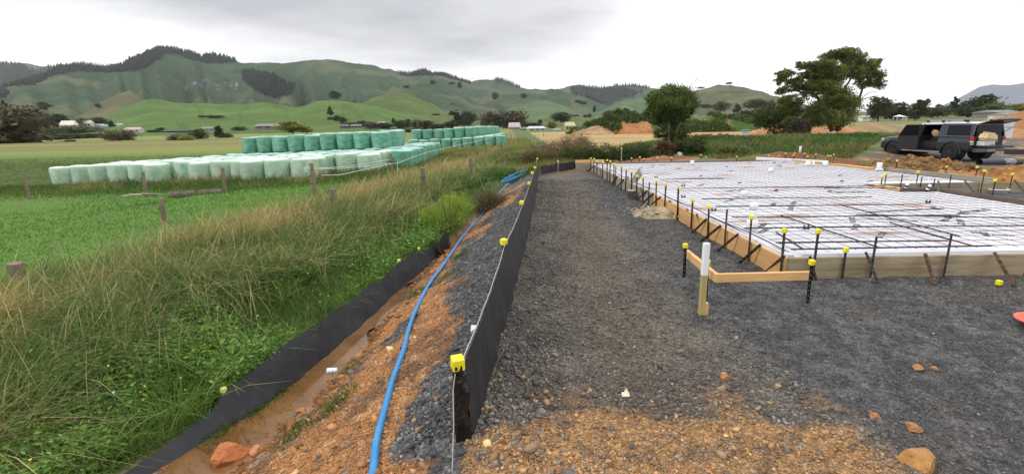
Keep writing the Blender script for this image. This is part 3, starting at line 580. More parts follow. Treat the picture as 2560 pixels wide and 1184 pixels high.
# ---- white drain pipes
def pipe(name, px, py, z, segs, label, tilt=0, mm=None):
    p = onz(px, py, z) if not isinstance(px, Vector) else px
    root = empty(name, p); tag(root, label, 'pipe', 'white drain pipes')
    zz = 0
    for i, (r_, h_, nm) in enumerate(segs):
        mb = MB(); mb.lathe([(r_, zz), (r_, zz+h_-.004), (r_*.94, zz+h_)], n=20); o = mb.build(nm, mm or white, root, True); zz += h_
    return root
pipe('drain_pipe', 1879, 574, .237, [(.072, .14, 'collar'), (.052, .14, 'riser'), (.056, .09, 'cap')], 'tall white capped drain pipe standing in the near part of the slab')
pipe('drain_pipe', 1860, 487, .237, [(.075, .05, 'riser'), (.06, .03, 'cap')], 'short white pipe stub behind the tall pipe, left of the stamped print')
pipe('drain_pipe', 1730, 413, .237, [(.06, .16, 'riser')], 'white square topped stub at the far edge of the slab near the grey board')
pipe('drain_pipe', 1926, 431, .237, [(.07, .10, 'riser'), (.05, .03, 'cap')], 'white stub in the middle of the far part of the slab')
pipe('drain_pipe', 2197, 426, .25, [(.10, .05, 'foot'), (.065, .17, 'riser')], 'white stub against the right formwork board')
for (px, lab) in ((2019, 'left one of three white stubs by the far white rail'), (2033, 'thin middle one of three white stubs by the far white rail'), (2062, 'right one of three white stubs by the far white rail')):
    pipe('drain_pipe', px, 416, .237, [(.07 if px != 2033 else .035, .16, 'riser')], lab)
pipe('drain_pipe', ony(1999, 388, 23).copy(), 0, 0, [(.05, .42, 'riser')], 'lone white pipe sticking up from the grass behind the slab')
# ---- formwork
def board(name, a, b, z0, z1, th_, m_, label, grp='formwork boards round the slab', bev=.004):
    a = Vector((a[0], a[1], 0)); b = Vector((b[0], b[1], 0)); d = (b-a).normalized(); L_ = (b-a).length; ang = math.atan2(d.y, d.x)
    o = MB().box((L_/2, 0, (z1-z0)/2), (L_, th_, z1-z0)).build(name, m_, None, bevel=bev); o.location = (a.x, a.y, z0); o.rotation_euler = (0, 0, ang)
    tag(o, label, 'board', grp); return o
board('formwork_board', (2.975, 9.9), (2.975, 5.02), -.06, .24, .045, ply, 'warm plywood formwork board along the near left side of the slab')
board('formwork_board', (2.97, 12.9), (2.97, 9.93), -.06, .25, .045, grayb, 'grey formwork board right behind the plywood one on the left side')
board('formwork_board', (2.97, 15.4), (2.97, 12.93), -.06, .25, .045, grayb, 'grey formwork board behind the leaning plank on the left side')
board('formwork_board', (2.97, 17.9), (2.97, 15.43), -.06, .26, .045, grayb, 'farthest grey formwork board on the left side of the slab')
board('formwork_board', (3.0, 5.04), (5.6, 5.03), -.06, .235, .045, tanb, 'stained front formwork board at the near corner of the slab')
board('formwork_board', (5.62, 5.03), (8.66, 5.0), -.06, .235, .045, tanb, 'right hand front formwork board running out of the picture')
board('formwork_board', (8.66, 5.05), (8.66, 9.6), -.06, .31, .05, darkb, 'dark wet formwork board along the right of the near slab part')
board('formwork_board', (8.63, 9.68), (7.95, 9.72), .1, .31, .045, darkb, 'short dark board across the corner of the notch')
board('formwork_board', (7.92, 10.42), (8.0, 9.78), .24, .30, .07, pine, 'bright pine rail lying on the edge of the notch')
board('formwork_board', (8.05, 10.86), (10.6, 10.84), -.1, .25, .045, grayb, 'pale grey board facing the front beyond the notch')
board('formwork_board', (10.62, 10.82), (13.2, 10.78), -.2, .24, .045, tanb, 'tan board continuing right of the notch to the picture edge')
board('formwork_board', (10.68, 14.1), (11.0, 10.9), .05, .33, .045, grayb, 'long grey board with light top edge on the right of the far slab')
board('formwork_board', (10.25, 17.6), (10.66, 14.12), .05, .3, .045, pine, 'yellow pine board at the far right side of the slab')
board('formwork_board', (2.42, 17.98), (6.1, 18.0), -.1, .27, .045, grayb, 'grey board closing the far left end of the slab')
board('formwork_board', (6.15, 18.03), (8.4, 18.1), .05, .29, .045, grayb, 'grey board at the middle of the far end of the slab')
board('formwork_board', (9.6, 18.9), (10.9, 16.6), .2, .31, .09, whitep, 'white rail beside the far stubs of drain pipe')
board('wood_block', (2.42, 18.1), (3.5, 18.12), .27, .37, .09, pine, 'light pine block on top of the far left end board', None)
p0 = hit(1568, 478); p1 = onx(1602, 428, 3.12); o = MB().bar(p0, p1, .19, .04, up=(1, .3, 0), roll=0).build('plank', grayb, bevel=.004); tag(o, 'grey plank leaning against the left formwork', 'plank')
o = MB().bar(hit(1548, 468), onx(1572, 445, 3.0), .12, .03, up=(1, .3, 0)).build('plank', grayb, bevel=.003); tag(o, 'shorter pale plank leaning just behind the leaning grey plank', 'plank')
pb = hit(1578, 495); root = empty('bucket', pb); tag(root, 'small grey white bucket on the gravel below the leaning plank', 'bucket')
MB().lathe([(.075, 0), (.095, .17), (.1, .17), (.1, .185), (.088, .185), (.075, .03)], n=20).build('tub', mat('dirty_bucket', lin(176, 176, 174), .6, var=.15), root, True)
MB().tube([(-.098, 0, .17), (-.11, -.02, .12), (-.03, -.12, .07), (.11, -.02, .12), (.098, 0, .17)], .004, 6).build('handle', steel, root)
# ---- pegs and braces
def peg(base, top, label, cap=True, m_=None, wid=.036, yaw=0.2, tilt=0.0, name='steel_peg', capm=None, grp='capped steel pegs of the formwork'):
    base = Vector(base); top = Vector(top); root = empty(name, base); tag(root, label, 'peg', grp)
    R = Matrix.Rotation(yaw, 3, 'Z'); d = top-base; L_ = d.length; mb = MB()
    for s in (-1, 1):      # two folded legs of the angle section
        o_ = R @ Vector((s*wid*.25, wid*.12*s, 0)); mb.bar(-d.normalized()*.18+o_, d+o_, wid*.55, .006, up=(0, 1, 0), roll=s*.6+yaw)
    mb.build('stake', m_ or steel, root)
    mh = MB(); nrm = (R @ Vector((0, -1, 0)))
    for k in range(int(L_/.05)):
        q = d*((k+.7)*.05/L_)+nrm*(.013)+(R @ Vector((-wid*.2, 0, 0)))
        if (q-d).length > .05: mh.box(q, (.006, .003, .010), R)
    if mh.v and base.y < 8 and L_ > .2: mh.build('hole_pattern', hole, root)
    if cap: c = cap_obj(d+Vector((0, 0, .012)), root, .046, .050, capm, yaw, tilt)
    return root
leftcaps = [(1961.7, 574, 1, 0), (1879, 541, 1, 1), (1818, 523, 0, 1), (1772.6, 516, 1, 0), (1732, 499, 1, 0), (1696, 467, 1, 0), (1665, 459, 1, 0), (1641, 451, 1, 0), (1623.6, 456, 0, 0), (1608, 442.5, 1, 0), (1593, 439, 1, 0), (1579, 429, 1, 0), (1566, 422, 1, 0), (1554, 415, 1, 0), (1540, 412, 1, 0), (1535, 409, 1, 0), (1526, 402.5, 1, 0), (1518, 400, 1, 0), (1507, 405.5, 1, 0), (1492, 402.5, 1, 0), (1485, 396.5, 1, 0), (1477, 395, 1, 0)]
ords = ['first', 'second', 'third', 'fourth', 'fifth', 'sixth', 'seventh', 'eighth', 'ninth', 'tenth', 'eleventh', 'twelfth', 'thirteenth', 'fourteenth', 'fifteenth', 'sixteenth', 'seventeenth', 'eighteenth', 'nineteenth', 'twentieth', 'twenty-first', 'twenty-second', 'twenty-third', 'twenty-fourth', 'twenty-fifth']
for i, (px, py, cp, rs) in enumerate(leftcaps):
    xx = 2.925 if i < 17 else 2.925-.0*(i-17); tp = onx(px, py, xx)
    if tp.y > 18.3: s_ = 18.2/tp.y; tp = Vector((tp.x*s_, 18.2, CAMH+(tp.z-CAMH)*s_))
    peg((xx+.012*math.sin(i*3), tp.y-.02, gz0(xx, tp.y)), tp, ('%s steel peg with yellow cap' if cp else '%s steel peg, bare topped,') % ords[i]+' from the near corner along the left formwork', bool(cp), rust if rs or i % 3 == 1 else steel, yaw=.3+.2*math.sin(i), tilt=.15*math.sin(i*2))
def brace(a, b, label, m_=None, wid=.034):
    a = Vector(a); b = Vector(b); root = empty('brace', a); tag(root, label, 'brace', 'slanting steel braces of the formwork'); d = b-a
    MB().bar((0, 0, 0), d, wid, .007, up=(.3, .3, .9), roll=.4).bar((.006, .004, 0), d+Vector((.006, .004, 0)), .007, wid*.7, up=(.3, .3, .9), roll=.4).build('angle_bar', m_ or rust, root)
    mh = MB(); L_ = d.length
    for k in range(int(L_/.06)): mh.box(d*((k+.6)*.06/L_)+Vector((-.006, -.008, .006)), (.009, .009, .006))
    mh.build('hole_pattern', hole, root); return root
tops = [(1962, 631, 1915, 674), (1903, 597, 1842, 657), (1847, 572, 1786, 628), (1803, 552, 1750, 600), (1767, 541, 1728, 580), (1742, 521, 1690, 543), (1716, 508, 1672, 519), (1672, 491, 1652, 502), (1652, 486, 1626, 511), (1634, 476, 1605, 506), (1619, 468, 1592, 497), (1602, 462, 1577, 483), (1559, 448, 1540, 468), (1544, 440, 1527, 459), (1533, 430, 1514, 447), (1521, 424, 1506, 438), (1500, 418, 1484, 431), (1487, 414, 1465, 429)]
for i, (ax, ay, bx_, by_) in enumerate(tops):
    A_ = onx(ax, ay, 2.94); A_.z = min(A_.z, .27); B_ = hit(bx_, by_)
    if A_.y > 18 : continue
    if abs(B_.y-A_.y) > .9: B_.y = A_.y-.25
    B_.z -= .03; brace(B_, A_, '%s slanting brace from the near corner on the left formwork' % ords[i], rust if i % 2 == 0 else steel)
for i, (px, top, base, cp, lab) in enumerate([(2046, (2046, 576), 0, 1, 'steel peg with yellow cap behind the corner of the front board'), (2190, (2191, 592), 0, 0, 'bare steel peg left of centre on the front board'), (2378, (2379, 584), 0, 0, 'taller bare steel peg right of centre on the front board')]):
    tp = ony(*top, 4.985); peg((tp.x-.0, 4.985, 0), tp, lab, bool(cp), steel)
for i, (a_, b_) in enumerate([((2164, 630), (2196, 712)), ((2313, 634), (2338, 715)), ((2486, 631), (2536, 716)), ((2024, 640), (2040, 700))]):
    A_ = ony(*a_, 4.99); B_ = hit(*b_); brace(B_, A_, ('slanting brace left of the bare peg on the front board', 'middle slanting brace on the front board', 'right hand slanting brace on the front board', 'short rusty brace at the near corner of the front board')[i], rust if i else steel)
tp = ony(2115, 622, 5.0); peg((tp.x, 5.0, .1), tp, 'low yellow capped peg just showing above the front board', True)
tp = ony(2498, 704, 4.66); peg((tp.x, 4.66, 0), tp, 'low yellow capped peg in the gravel before the front board at the right', True)
# right side pegs
for (px, py, yy, zb, lab) in [(2243, 401, 13.8, .0, 'by the clay clods left of the long grey board'), (2367, 416, 13.2, .0, 'in front of the clay heap behind the long grey board'), (2296, 429, 10.95, 0, 'at the left end of the pale grey board'), (2216, 433, 10.9, .2, 'right one of the pair by the notch'), (2206, 440, 10.5, .2, 'left one of the pair by the notch'), (2443.6, 417, 11.6, 0, 'behind the long grey board at the right'), (2462, 426, 10.75, -.1, 'in front of the tan board at the right'), (2532, 434, 10.7, -.1, 'at the far right end of the tan board'), (2488.7, 449, 8.75, .0, 'beside the white tub right of the dark board')]:
    tp = ony(px, py, yy); peg((tp.x, yy, min(zb, tp.z-.1)), tp, 'yellow capped peg '+lab, True)
for (px, py, yy, lab) in [(2256, 436, 10.8, 'first bare peg on the pale grey board'), (2305, 441, 10.8, 'second bare peg on the pale grey board'), (2337, 447, 10.8, 'third bare peg on the pale grey board'), (2378, 437, 10.79, 'fourth bare peg on the pale grey board')]:
    tp = ony(px, py, yy); peg((tp.x, yy, -.1), tp, lab, False)
for (a_, b_, lab) in [((2345, 452), (2353, 470), 'short slanting brace on the pale grey board'), ((2412, 452), (2434, 480), 'long slanting brace on the tan board'), ((2536, 450), (2558, 478), 'slanting brace at the picture edge on the tan board')]:
    A_ = ony(*a_, 10.8); B_ = ony(*b_, 10.35); brace(B_, A_, lab, steel)
for i, (px, py, yy) in enumerate([(1579, 395, 18.3), (1599.5, 392, 18.3), (1609, 397, 18.3), (1644, 395, 18.3), (1679, 394, 18.4), (1752, 387, 18.5), (1765, 392, 18.5), (1842, 391.5, 19.2), (1923, 388.5, 19.4), (1948.6, 389, 19.3), (1964, 383, 19.3), (1986.7, 383, 19.2), (1984, 388, 19), (2011.7, 383, 19), (2019, 391, 18.2), (2040, 385, 18.6), (2070.7, 389, 18), (2077, 389, 18.0), (2085, 386, 18)]):
    tp = ony(px, py, yy); zb = min(gz0(tp.x, yy), tp.z-.12); peg((tp.x, yy, zb), tp, '%s yellow capped peg from the left along the far end of the slab' % ords[i], True, grp='capped pegs at the far end of the slab')
o = MB().box((0, 0, 0), (.5, .03, .24)).box((-.1, -.03, 0), (.05, .03, .26), Matrix.Rotation(.6, 3, 'Y')).box((.1, -.03, 0), (.05, .03, .26), Matrix.Rotation(-.6, 3, 'Y')).build('trestle', grayb); o.location = ony(1758, 405, 18.4); tag(o, 'small pale timber panel standing behind the far end of the slab', 'panel')
# black and white striped plumbing stacks near the notch
for (a_, b_, lab) in [((2262, 476), (2269, 458), 'short black and white taped riser on the pine rail'), ((2315, 478), (2326, 462), 'leaning black and white taped riser by the notch')]:
    A_ = onz(*a_, .25); B_ = ony(*b_, A_.y-.05); root = empty('pipe_riser', A_); tag(root, lab, 'pipe', 'taped risers by the notch'); d = B_-A_
    for k in range(4): MB().tube([d*(k/4), d*((k+1)/4)], .03, 12).build('band', (blackp, white)[k % 2], root, True)
pt = onz(2488, 484, -.02); root = empty('tub', pt); tag(root, 'round white tub standing behind the dark board on the right', 'tub'); MB().lathe([(.2, -.1), (.22, .1), (.23, .1), (.23, .12), (.2, .12), (.19, -.08)], n=28).build('shell', white, root, True)
# ---- foreground profile: stake, rails, pegs
s0 = onz(1753, 785, 0); s1 = ony(1768, 607, s0.y+.0); zt = s1.z
root = empty('survey_stake', s0); tag(root, 'square timber stake with its upper half painted white, nearest the camera', 'stake')
MB().box((0, 0, zt*.28-.05), (.05, .045, zt*.56+.1)).build('timber', mat('treated_timber', lin(178, 160, 104), .7, var=.12, scale=6, stretch=(3, 3, .6)), root, bevel=.003)
MB().box((0, 0, zt*.56+(zt*.44)/2), (.0515, .0465, zt*.44)).build('painted_top', whitep, root, bevel=.003); 
MB().box((.041, .005, .05), (.03, .04, .12)).build('wood_block', pine, root, bevel=.003)
zb = ony(2030, 683, 4.34).z
c0 = onz(1796, 685, zb); c1 = onz(2038, 683, zb); d0 = onz(1718, 624, zb+.0)
c1.y = c0.y+.02
def rail(a, b, zt_, hgt, th_, lab):
    a = Vector((a.x, a.y, 0)); b = Vector((b.x, b.y, 0)); d = b-a; o = MB().box((d.length/2, 0, -hgt/2), (d.length, th_, hgt)).build('profile_rail', pine, bevel=.003); o.location = (a.x, a.y, zt_); o.rotation_euler = (0, 0, math.atan2(d.y, d.x)); tag(o, lab, 'rail', 'pine rails of the corner profile'); return o
rail(c0+Vector((.0, .02, 0)), c1+Vector((0, .02, 0)), zb, .085, .034, 'long pine rail facing the camera between two capped pegs')
e0 = Vector((c0.x-.01, c0.y+.0, 0)); rail(e0, Vector((d0.x, d0.y, 0)), zb+.002, .087, .038, 'shorter pine rail running back from the white topped stake')
for (px, py, base, lab, cp) in [(1713.6, 612, (1710, 693), 'dark capped peg at the back end of the shorter pine rail', 1), (1768.5, 653, (1764, 748), 'dark capped peg behind the white topped stake', 1), (2030, 653, (2018, 758), 'dark capped peg holding the right end of the long pine rail', 1)]:
    B_ = onz(*base, 0); T_ = ony(px, py, B_.y); peg(B_, T_, lab, True, blackp if cp else steel, grp='capped pegs of the corner profile', yaw=.1, tilt=.1)
# ---- red tub edge at right
pd = onz(2592, 806, .03); pd = onz(2616, 818, .02); root = empty('dish', pd); tag(root, 'orange red plastic dish lying on the gravel at the right edge', 'dish')
redp = mat('red_plastic', lin(208, 92, 66), .45, var=.15, scale=5); MB().lathe([(.14, .0), (.18, .05), (.20, .056), (.198, .048), (.17, .038), (.13, .012), (.02, .010)], n=40).build('bowl', redp, root, True)
MB().box((-.02, -.05, .03), (.3, .09, .02), Matrix.Rotation(.2, 3, 'Z')).build('blade', grayb, root)
# ---- bales
def balemesh(seed, r_=.695, h_=1.2):
    rg = random.Random(seed); V = []; n = 28; prof_ = [(.0, 0), (r_*.86, .0), (r_*.97, .035), (r_, .10), (r_*1.015, .35), (r_*1.02, .6), (r_*1.01, .9), (r_*.995, 1.10), (r_*.95, 1.175), (r_*.86, 1.215), (r_*.45, 1.235), (0, 1.24)]
    ph = [rg.uniform(0, 6.28) for _ in range(6)]
    for r0, z in prof_:
        for k in range(n):
            a = 2*math.pi*k/n; d = 1+.022*math.sin(2*a+ph[0])+.014*math.sin(3*a+ph[1]+z*3)+.02*math.sin(ph[5]+z*2.4)*math.cos(a+ph[4])+.006*math.sin(7*a+ph[2]+z*5); V.append((r0*d*math.cos(a), r0*d*math.sin(a), z*h_/1.24+(.02*math.sin(a+ph[3])+.012*math.sin(3*a+ph[4]))*(z > .5)))
    F = [(i*n+k, i*n+(k+1) % n, (i+1)*n+(k+1) % n, (i+1)*n+k) for i in range(len(prof_)-1) for k in range(n)]
    return npmesh('bale', np.array(V), np.array(F), smooth=True)
def wrapmat(name, col, col2, top):
    m, t, b = newmat(name); tc = t.nodes.new('ShaderNodeTexCoord'); mp = t.nodes.new('ShaderNodeMapping'); mp.inputs['Scale'].default_value = (1.2, 1.2, 2.2); t.links.new(tc.outputs['Object'], mp.inputs[0])
    oi = t.nodes.new('ShaderNodeObjectInfo'); av = t.nodes.new('ShaderNodeVectorMath'); av.operation = 'ADD'; sc_ = t.nodes.new('ShaderNodeVectorMath'); sc_.operation = 'SCALE'; sc_.inputs['Scale'].default_value = 37.0; t.links.new(oi.outputs['Random'], sc_.inputs[0]); t.links.new(mp.outputs[0], av.inputs[0]); t.links.new(sc_.outputs[0], av.inputs[1])
    n = t.nodes.new('ShaderNodeTexNoise'); n.inputs['Scale'].default_value = 2.2; n.inputs['Detail'].default_value = 6; t.links.new(av.outputs[0], n.inputs['Vector'])
    r = t.nodes.new('ShaderNodeValToRGB'); r.color_ramp.elements[0].position = .35; r.color_ramp.elements[0].color = (*col, 1); r.color_ramp.elements[1].position = .7; r.color_ramp.elements[1].color = (*col2, 1); t.links.new(n.outputs[0], r.inputs[0])
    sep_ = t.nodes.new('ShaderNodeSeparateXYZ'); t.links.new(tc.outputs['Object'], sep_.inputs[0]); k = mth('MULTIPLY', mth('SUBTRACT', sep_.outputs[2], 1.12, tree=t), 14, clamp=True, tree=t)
    mx_ = t.nodes.new('ShaderNodeMixRGB'); t.links.new(k, mx_.inputs[0]); t.links.new(r.outputs[0], mx_.inputs[1]); mx_.inputs[2].default_value = (*top, 1)  # paler top: sky sheen put into the wrap colour
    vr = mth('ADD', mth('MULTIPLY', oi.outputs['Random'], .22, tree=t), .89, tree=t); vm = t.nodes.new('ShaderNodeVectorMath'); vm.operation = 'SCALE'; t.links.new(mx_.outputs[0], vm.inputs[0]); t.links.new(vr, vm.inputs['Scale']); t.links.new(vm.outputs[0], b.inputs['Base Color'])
    b.inputs['Roughness'].default_value = .42; b.inputs['Specular IOR Level'].default_value = .6
    wv = t.nodes.new('ShaderNodeTexWave'); wv.bands_direction = 'Z'; wv.inputs['Scale'].default_value = 3.5; wv.inputs['Distortion'].default_value = 6; wv.inputs['Detail'].default_value = 3; t.links.new(av.outputs[0], wv.inputs['Vector'])
    bp = t.nodes.new('ShaderNodeBump'); bp.inputs['Strength'].default_value = .5; bp.inputs['Distance'].default_value = .04; t.links.new(wv.outputs[0], bp.inputs['Height']); t.links.new(bp.outputs[0], b.inputs['Normal']); return m
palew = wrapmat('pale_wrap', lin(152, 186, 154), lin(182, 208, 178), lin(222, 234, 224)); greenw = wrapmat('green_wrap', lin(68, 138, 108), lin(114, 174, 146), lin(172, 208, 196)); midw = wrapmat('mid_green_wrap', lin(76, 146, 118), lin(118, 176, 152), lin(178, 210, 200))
bm_ = {k: [] for k in 'pgm'}
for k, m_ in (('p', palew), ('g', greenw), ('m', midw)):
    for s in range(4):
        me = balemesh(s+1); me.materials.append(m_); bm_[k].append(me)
nb = [0]
def bale(x, y, z, kind, label, grp):
    o = bpy.data.objects.new('wrapped_bale', bm_[kind][nb[0] % 4]); nb[0] += 1; sc.collection.objects.link(o)
    o.location = (x+rng.normal(0, .02), y+rng.normal(0, .03), z); o.rotation_euler = (rng.normal(0, .022), rng.normal(0, .022), rng.uniform(0, 6.28)); o.scale = (rng.uniform(.94, 1.0), rng.uniform(.94, 1.0), rng.uniform(.95, 1.03))
    tag(o, label, 'bale', grp); return o
ystart = {-1: 30.4, 0: 28.2, 1: 28.6, 2: 25.8, 3: 25.9, 4: 26.0, 5: 27.6, 6: 28.0, 7: 28.2, 8: 29.0, 9: 28.5, 10: 29.0, 11: 29.3, 12: 29.6, 13: 30.0, 14: 30.2}
def bz(x, y): return gz0(x, y)-.04
on = lambda i: ords[i] if i < len(ords) else 'next'
fronts = sorted(ystart, reverse=True)
for i in fronts:
    x = -8.2-1.4*i; nr = 12 if i < 8 else max(2, 2+(14-i)); y = ystart[i]; j = 0; lim = 44 if i <= 1 else 39.4
    while y < lim and (i < 8 or j < nr):
        pale = (i >= 0 and j < (3 if i < 3 else 4)) or i >= 10
        kind = 'p' if pale else ('g' if i < 0 else 'm'); c = fronts.index(i)
        if j == 0: lab = ('pale mint wrapped bale' if kind == 'p' else 'green wrapped bale')+', %s from the left in the front line of the big stack' % on(c)
        else: lab = ('pale' if kind == 'p' else 'green')+' wrapped bale lying %s behind the front line, %s file from the left' % (on(j), on(c))
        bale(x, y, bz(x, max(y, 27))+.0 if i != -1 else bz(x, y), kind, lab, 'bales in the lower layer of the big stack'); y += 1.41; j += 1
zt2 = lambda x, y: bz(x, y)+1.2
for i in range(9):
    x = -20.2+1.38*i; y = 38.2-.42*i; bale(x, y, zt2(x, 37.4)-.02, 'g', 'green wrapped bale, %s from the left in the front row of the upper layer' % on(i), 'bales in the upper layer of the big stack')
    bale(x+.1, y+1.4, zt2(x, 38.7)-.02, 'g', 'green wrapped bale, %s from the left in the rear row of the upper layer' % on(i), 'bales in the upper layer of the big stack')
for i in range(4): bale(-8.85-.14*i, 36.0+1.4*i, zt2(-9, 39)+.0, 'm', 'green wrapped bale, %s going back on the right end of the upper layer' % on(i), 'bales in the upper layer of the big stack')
# far stack
for i in range(9):
    for j in range(2):
        x = -11.6+1.3*i; y = 58.5+1.3*j; lab = 'green wrapped bale in the %s row of the far stack, %s from the left' % (('front', 'second')[j], on(i)); bale(x, y, bz(x, y), 'm', lab, 'lower bales of the far stack')
for i in range(6):
    x = -11.4+1.3*i; bale(x, 60, bz(x, 60)+1.2, 'g', 'green wrapped bale on top of the far stack, %s from the left' % on(i), 'upper bales of the far stack')
for i in range(20):
    y = 61.5+1.35*i; x = -1.0-(1.0-i/20)*2.6; bale(x-.1, y, bz(x, y), 'm', 'green wrapped bale, %s going back along the right foot of the far stack' % on(i), 'lower bales of the far stack')
    if i != 2: bale(x-1.4, y, bz(x, y)+1.2, 'g' if i % 2 else 'm', 'green wrapped bale, %s going back on the top right edge of the far stack' % on(i), 'upper bales of the far stack')
# blue sprayed marks on two bales are part of those bales
bluepaint = mat('blue_spray', lin(120, 196, 206), .6, var=.2, scale=12)
def spray(px, py, yy, segs):
    c = ony(px, py, yy); mb = MB()
    best = min([o for o in bpy.data.objects if o.name.startswith('wrapped_bale')], key=lambda o: (o.location.x-c.x)**2+(o.location.y-yy-.6)**2)
    bx_, by_ = best.location.x, best.location.y; a0_ = math.atan2(-by_, -bx_); R_ = .655*best.scale.x
    for (u, v_, w_, h_) in segs:
        n = 6; vs = []
        for k in range(n+1):
            a = a0_+(u+w_*k/n)/R_
            for zz in (v_, v_+h_):
                for rr_ in (R_-.005, R_+.006): vs.append((bx_+rr_*math.cos(a), by_+rr_*math.sin(a), best.location.z+zz))
        fs = []
        for k in range(n):
            b0 = k*4; fs += [(b0+1, b0+5, b0+7, b0+3), (b0, b0+2, b0+6, b0+4), (b0+2, b0+3, b0+7, b0+6), (b0, b0+4, b0+5, b0+1)]
        mb.add(vs, fs)
    o = mb.build('spray_mark', bluepaint); o.parent = best; o.matrix_parent_inverse = (Matrix.Translation(best.location) @ best.rotation_euler.to_matrix().to_4x4() @ Matrix.Diagonal((*best.scale, 1))).inverted()
spray(405, 430, 27, [(-.28, .45, .14, .62), (-.1, .3, .12, .35), (.04, .12, .14, .3)]); spray(548, 430, 28, [(-.02, .3, .13, .35)])
# ---- field posts and tape
postm = mat('fence_post_wood', lin(124, 112, 94), .9, var=.3, scale=5, stretch=(2, 2, .5), bump=.5, bscale=12)
def fpost(px, pt, pb_, wpx, lab, D, split=True):
    B_ = ony(px+(pb_-pt)*.1*(1280-px)/900, pb_, D); T_ = ony(px, pt, D); g = gz0(B_.x, B_.y); w_ = wpx/1200*D*.95
    base = Vector((B_.x, D, min(g, B_.z)-.25)); root = empty('fence_post', base); tag(root, lab, 'post', 'old timber posts of the paddock fence')
    d = T_-base; mb = MB(); m_ = 5; 
    mb.tube([d*(k/m_)+Vector((rng.normal(0, .006), rng.normal(0, .006), 0)) for k in range(m_+1)], [w_*.55, w_*.53, w_*.5, w_*.5, w_*.48, w_*.44], 7); mb.build('timber', postm, root)
    mw = MB(); mw.lathe([(w_*.56, d.z*.72), (w_*.56, d.z*.735)], n=10); mw.build('wire_tie', steel, root); return T_
fpost(35, 658, 770, 40, 'fat weathered post at the very left picture edge', 6.4); fpost(403, 496, 565, 15, 'leaning post on the edge of the bright green paddock', 12.5); T1 = fpost(782, 430, 486, 12, 'front one of the two posts where the white tape starts', 14.5); T2 = fpost(778, 408, 470, 11, 'taller one of the two posts where the white tape starts', 16.0)
fpost(831, 472, 540, 15, 'split post standing in the tan grass on the crest', 12.0); fpost(1057, 420, 462, 16, 'stout post in the middle of the tan grass strip', 15.5); fpost(1176, 396, 425, 11, 'post beside the weeds right of the grass track', 19); T3 = fpost(977, 384, 415, 9, 'post in front of the first dark green bales', 24)
fpost(357, 430, 476, 9, 'slanting post in front of the bale with blue paint', 20); fpost(61, 434, 466, 8, 'small leaning post left of the bales', 22); fpost(556, 420, 452, 9, 'banded post beside the concrete rings', 21); fpost(1253, 351, 385, 5, 'thin dark post on the grass near the far stack', 34)
for i, (px, py, h_, D) in enumerate([(1232, 352, 12, 50), (1277, 337, 7, 75), (1283, 352, 9, 58), (1296, 348, 8, 66), (1307, 346, 7, 72), (1215, 360, 14, 42), (1245, 372, 16, 33), (1337, 336, 6, 84), (1345, 335, 6, 92), (1359, 332, 6, 102), (1194, 372, 14, 36), (1268, 366, 18, 31)]):
    fpost(px, py, py+h_, 3.6*50/D*.8 if D > 50 else 4, '%s of the small posts of the distant fence line' % ords[i], D)
root = empty('fence_tape', T1); tag(root, 'white electric fence tape running from the paired posts along the bales', 'fence tape')
tapem = mat('white_tape', lin(226, 232, 216), .6, var=.05)
a1 = ony(850, 437, 14.5); a2 = ony(980, 409, 24); a3 = ony(993, 408, 24.5); a4 = ony(1062, 382, 33); a5 = ony(1150, 362, 46); a6 = ony(1250, 340, 62)
reparent(MB().tube([ony(802, 438, 14.6), a1, a2, a3, a4, a5, a6], [.009, .009, .011, .011, .012, .014, .016], 6).build('tape', tapem), root)
reparent(MB().tube([ony(795, 421, 16), ony(870, 416, 19), ony(978, 398, 24)], .009, 6).build('tape', tapem), root)
reparent(MB().tube([ony(793, 422, 14.6), ony(860, 421, 18), ony(978, 408, 24)], .009, 6).build('tape', tapem), root)
for p in (a3, a4, a5): reparent(MB().tube([p+Vector((0, 0, .06)), Vector((p.x, p.y, gz0(p.x, p.y)-.1))], .012, 6).build('tape_stake', tapem), root)
reparent(MB().box(ony(800, 438, 14.6), (.1, .04, .04)).build('handle', mat('red_handle', lin(176, 66, 40), .5)), root)
reparent(MB().box(ony(792, 421, 14.6), (.12, .035, .035)).build('handle', mat('yellow_handle', lin(236, 190, 70), .5)), root)
mb = MB()
for k in range(4): c = ony(768, 422, 15.6); mb.tube([c+Vector((.09*math.cos(a)*(1-.2*k), -.03*k, .11*math.sin(a+k)*(1-.15*k))) for a in np.linspace(k, 4.6+k, 14)], .006, 5)
reparent(mb.build('tape_coil', tapem), root)
# concrete rings / trough and boards before the bales
concm = mat('old_concrete', lin(104, 96, 78), .9, var=.3, scale=4, bump=.4, bscale=12)
for (px, py, rr_, D, lab) in [(452, 468, .45, 19.5, 'old concrete trough with a thick rim in front of the bales'), (522, 464, .42, 20, 'round open concrete ring beside the banded post')]:
    c = ony(px, py, D); root = empty('concrete_ring', (c.x, c.y, c.z-.2)); tag(root, lab, 'concrete ring', 'concrete rings in the grass'); MB().lathe([(rr_, -.2), (rr_*1.02, .02), (rr_*.9, .03), (rr_*.88, -.12), (.01, -.12)], n=30).build('ring', concm, root, True)
c = ony(352, 484, 17.0); mb = MB()
for k in range(4): mb.box((c.x-.3+.2*k, c.y+.06*k, c.z-.06+.02*(k % 2)), (.6, .3, .04), Matrix.Rotation(.25+.3*k, 3, 'Z') @ Matrix.Rotation(.05*k, 3, 'Y'))
tag(mb.build('broken_board', mat('bleached_wood', lin(150, 144, 124), .9, var=.2, scale=5, bump=.4)), 'pale broken boards lying flat in the paddock grass', 'boards')
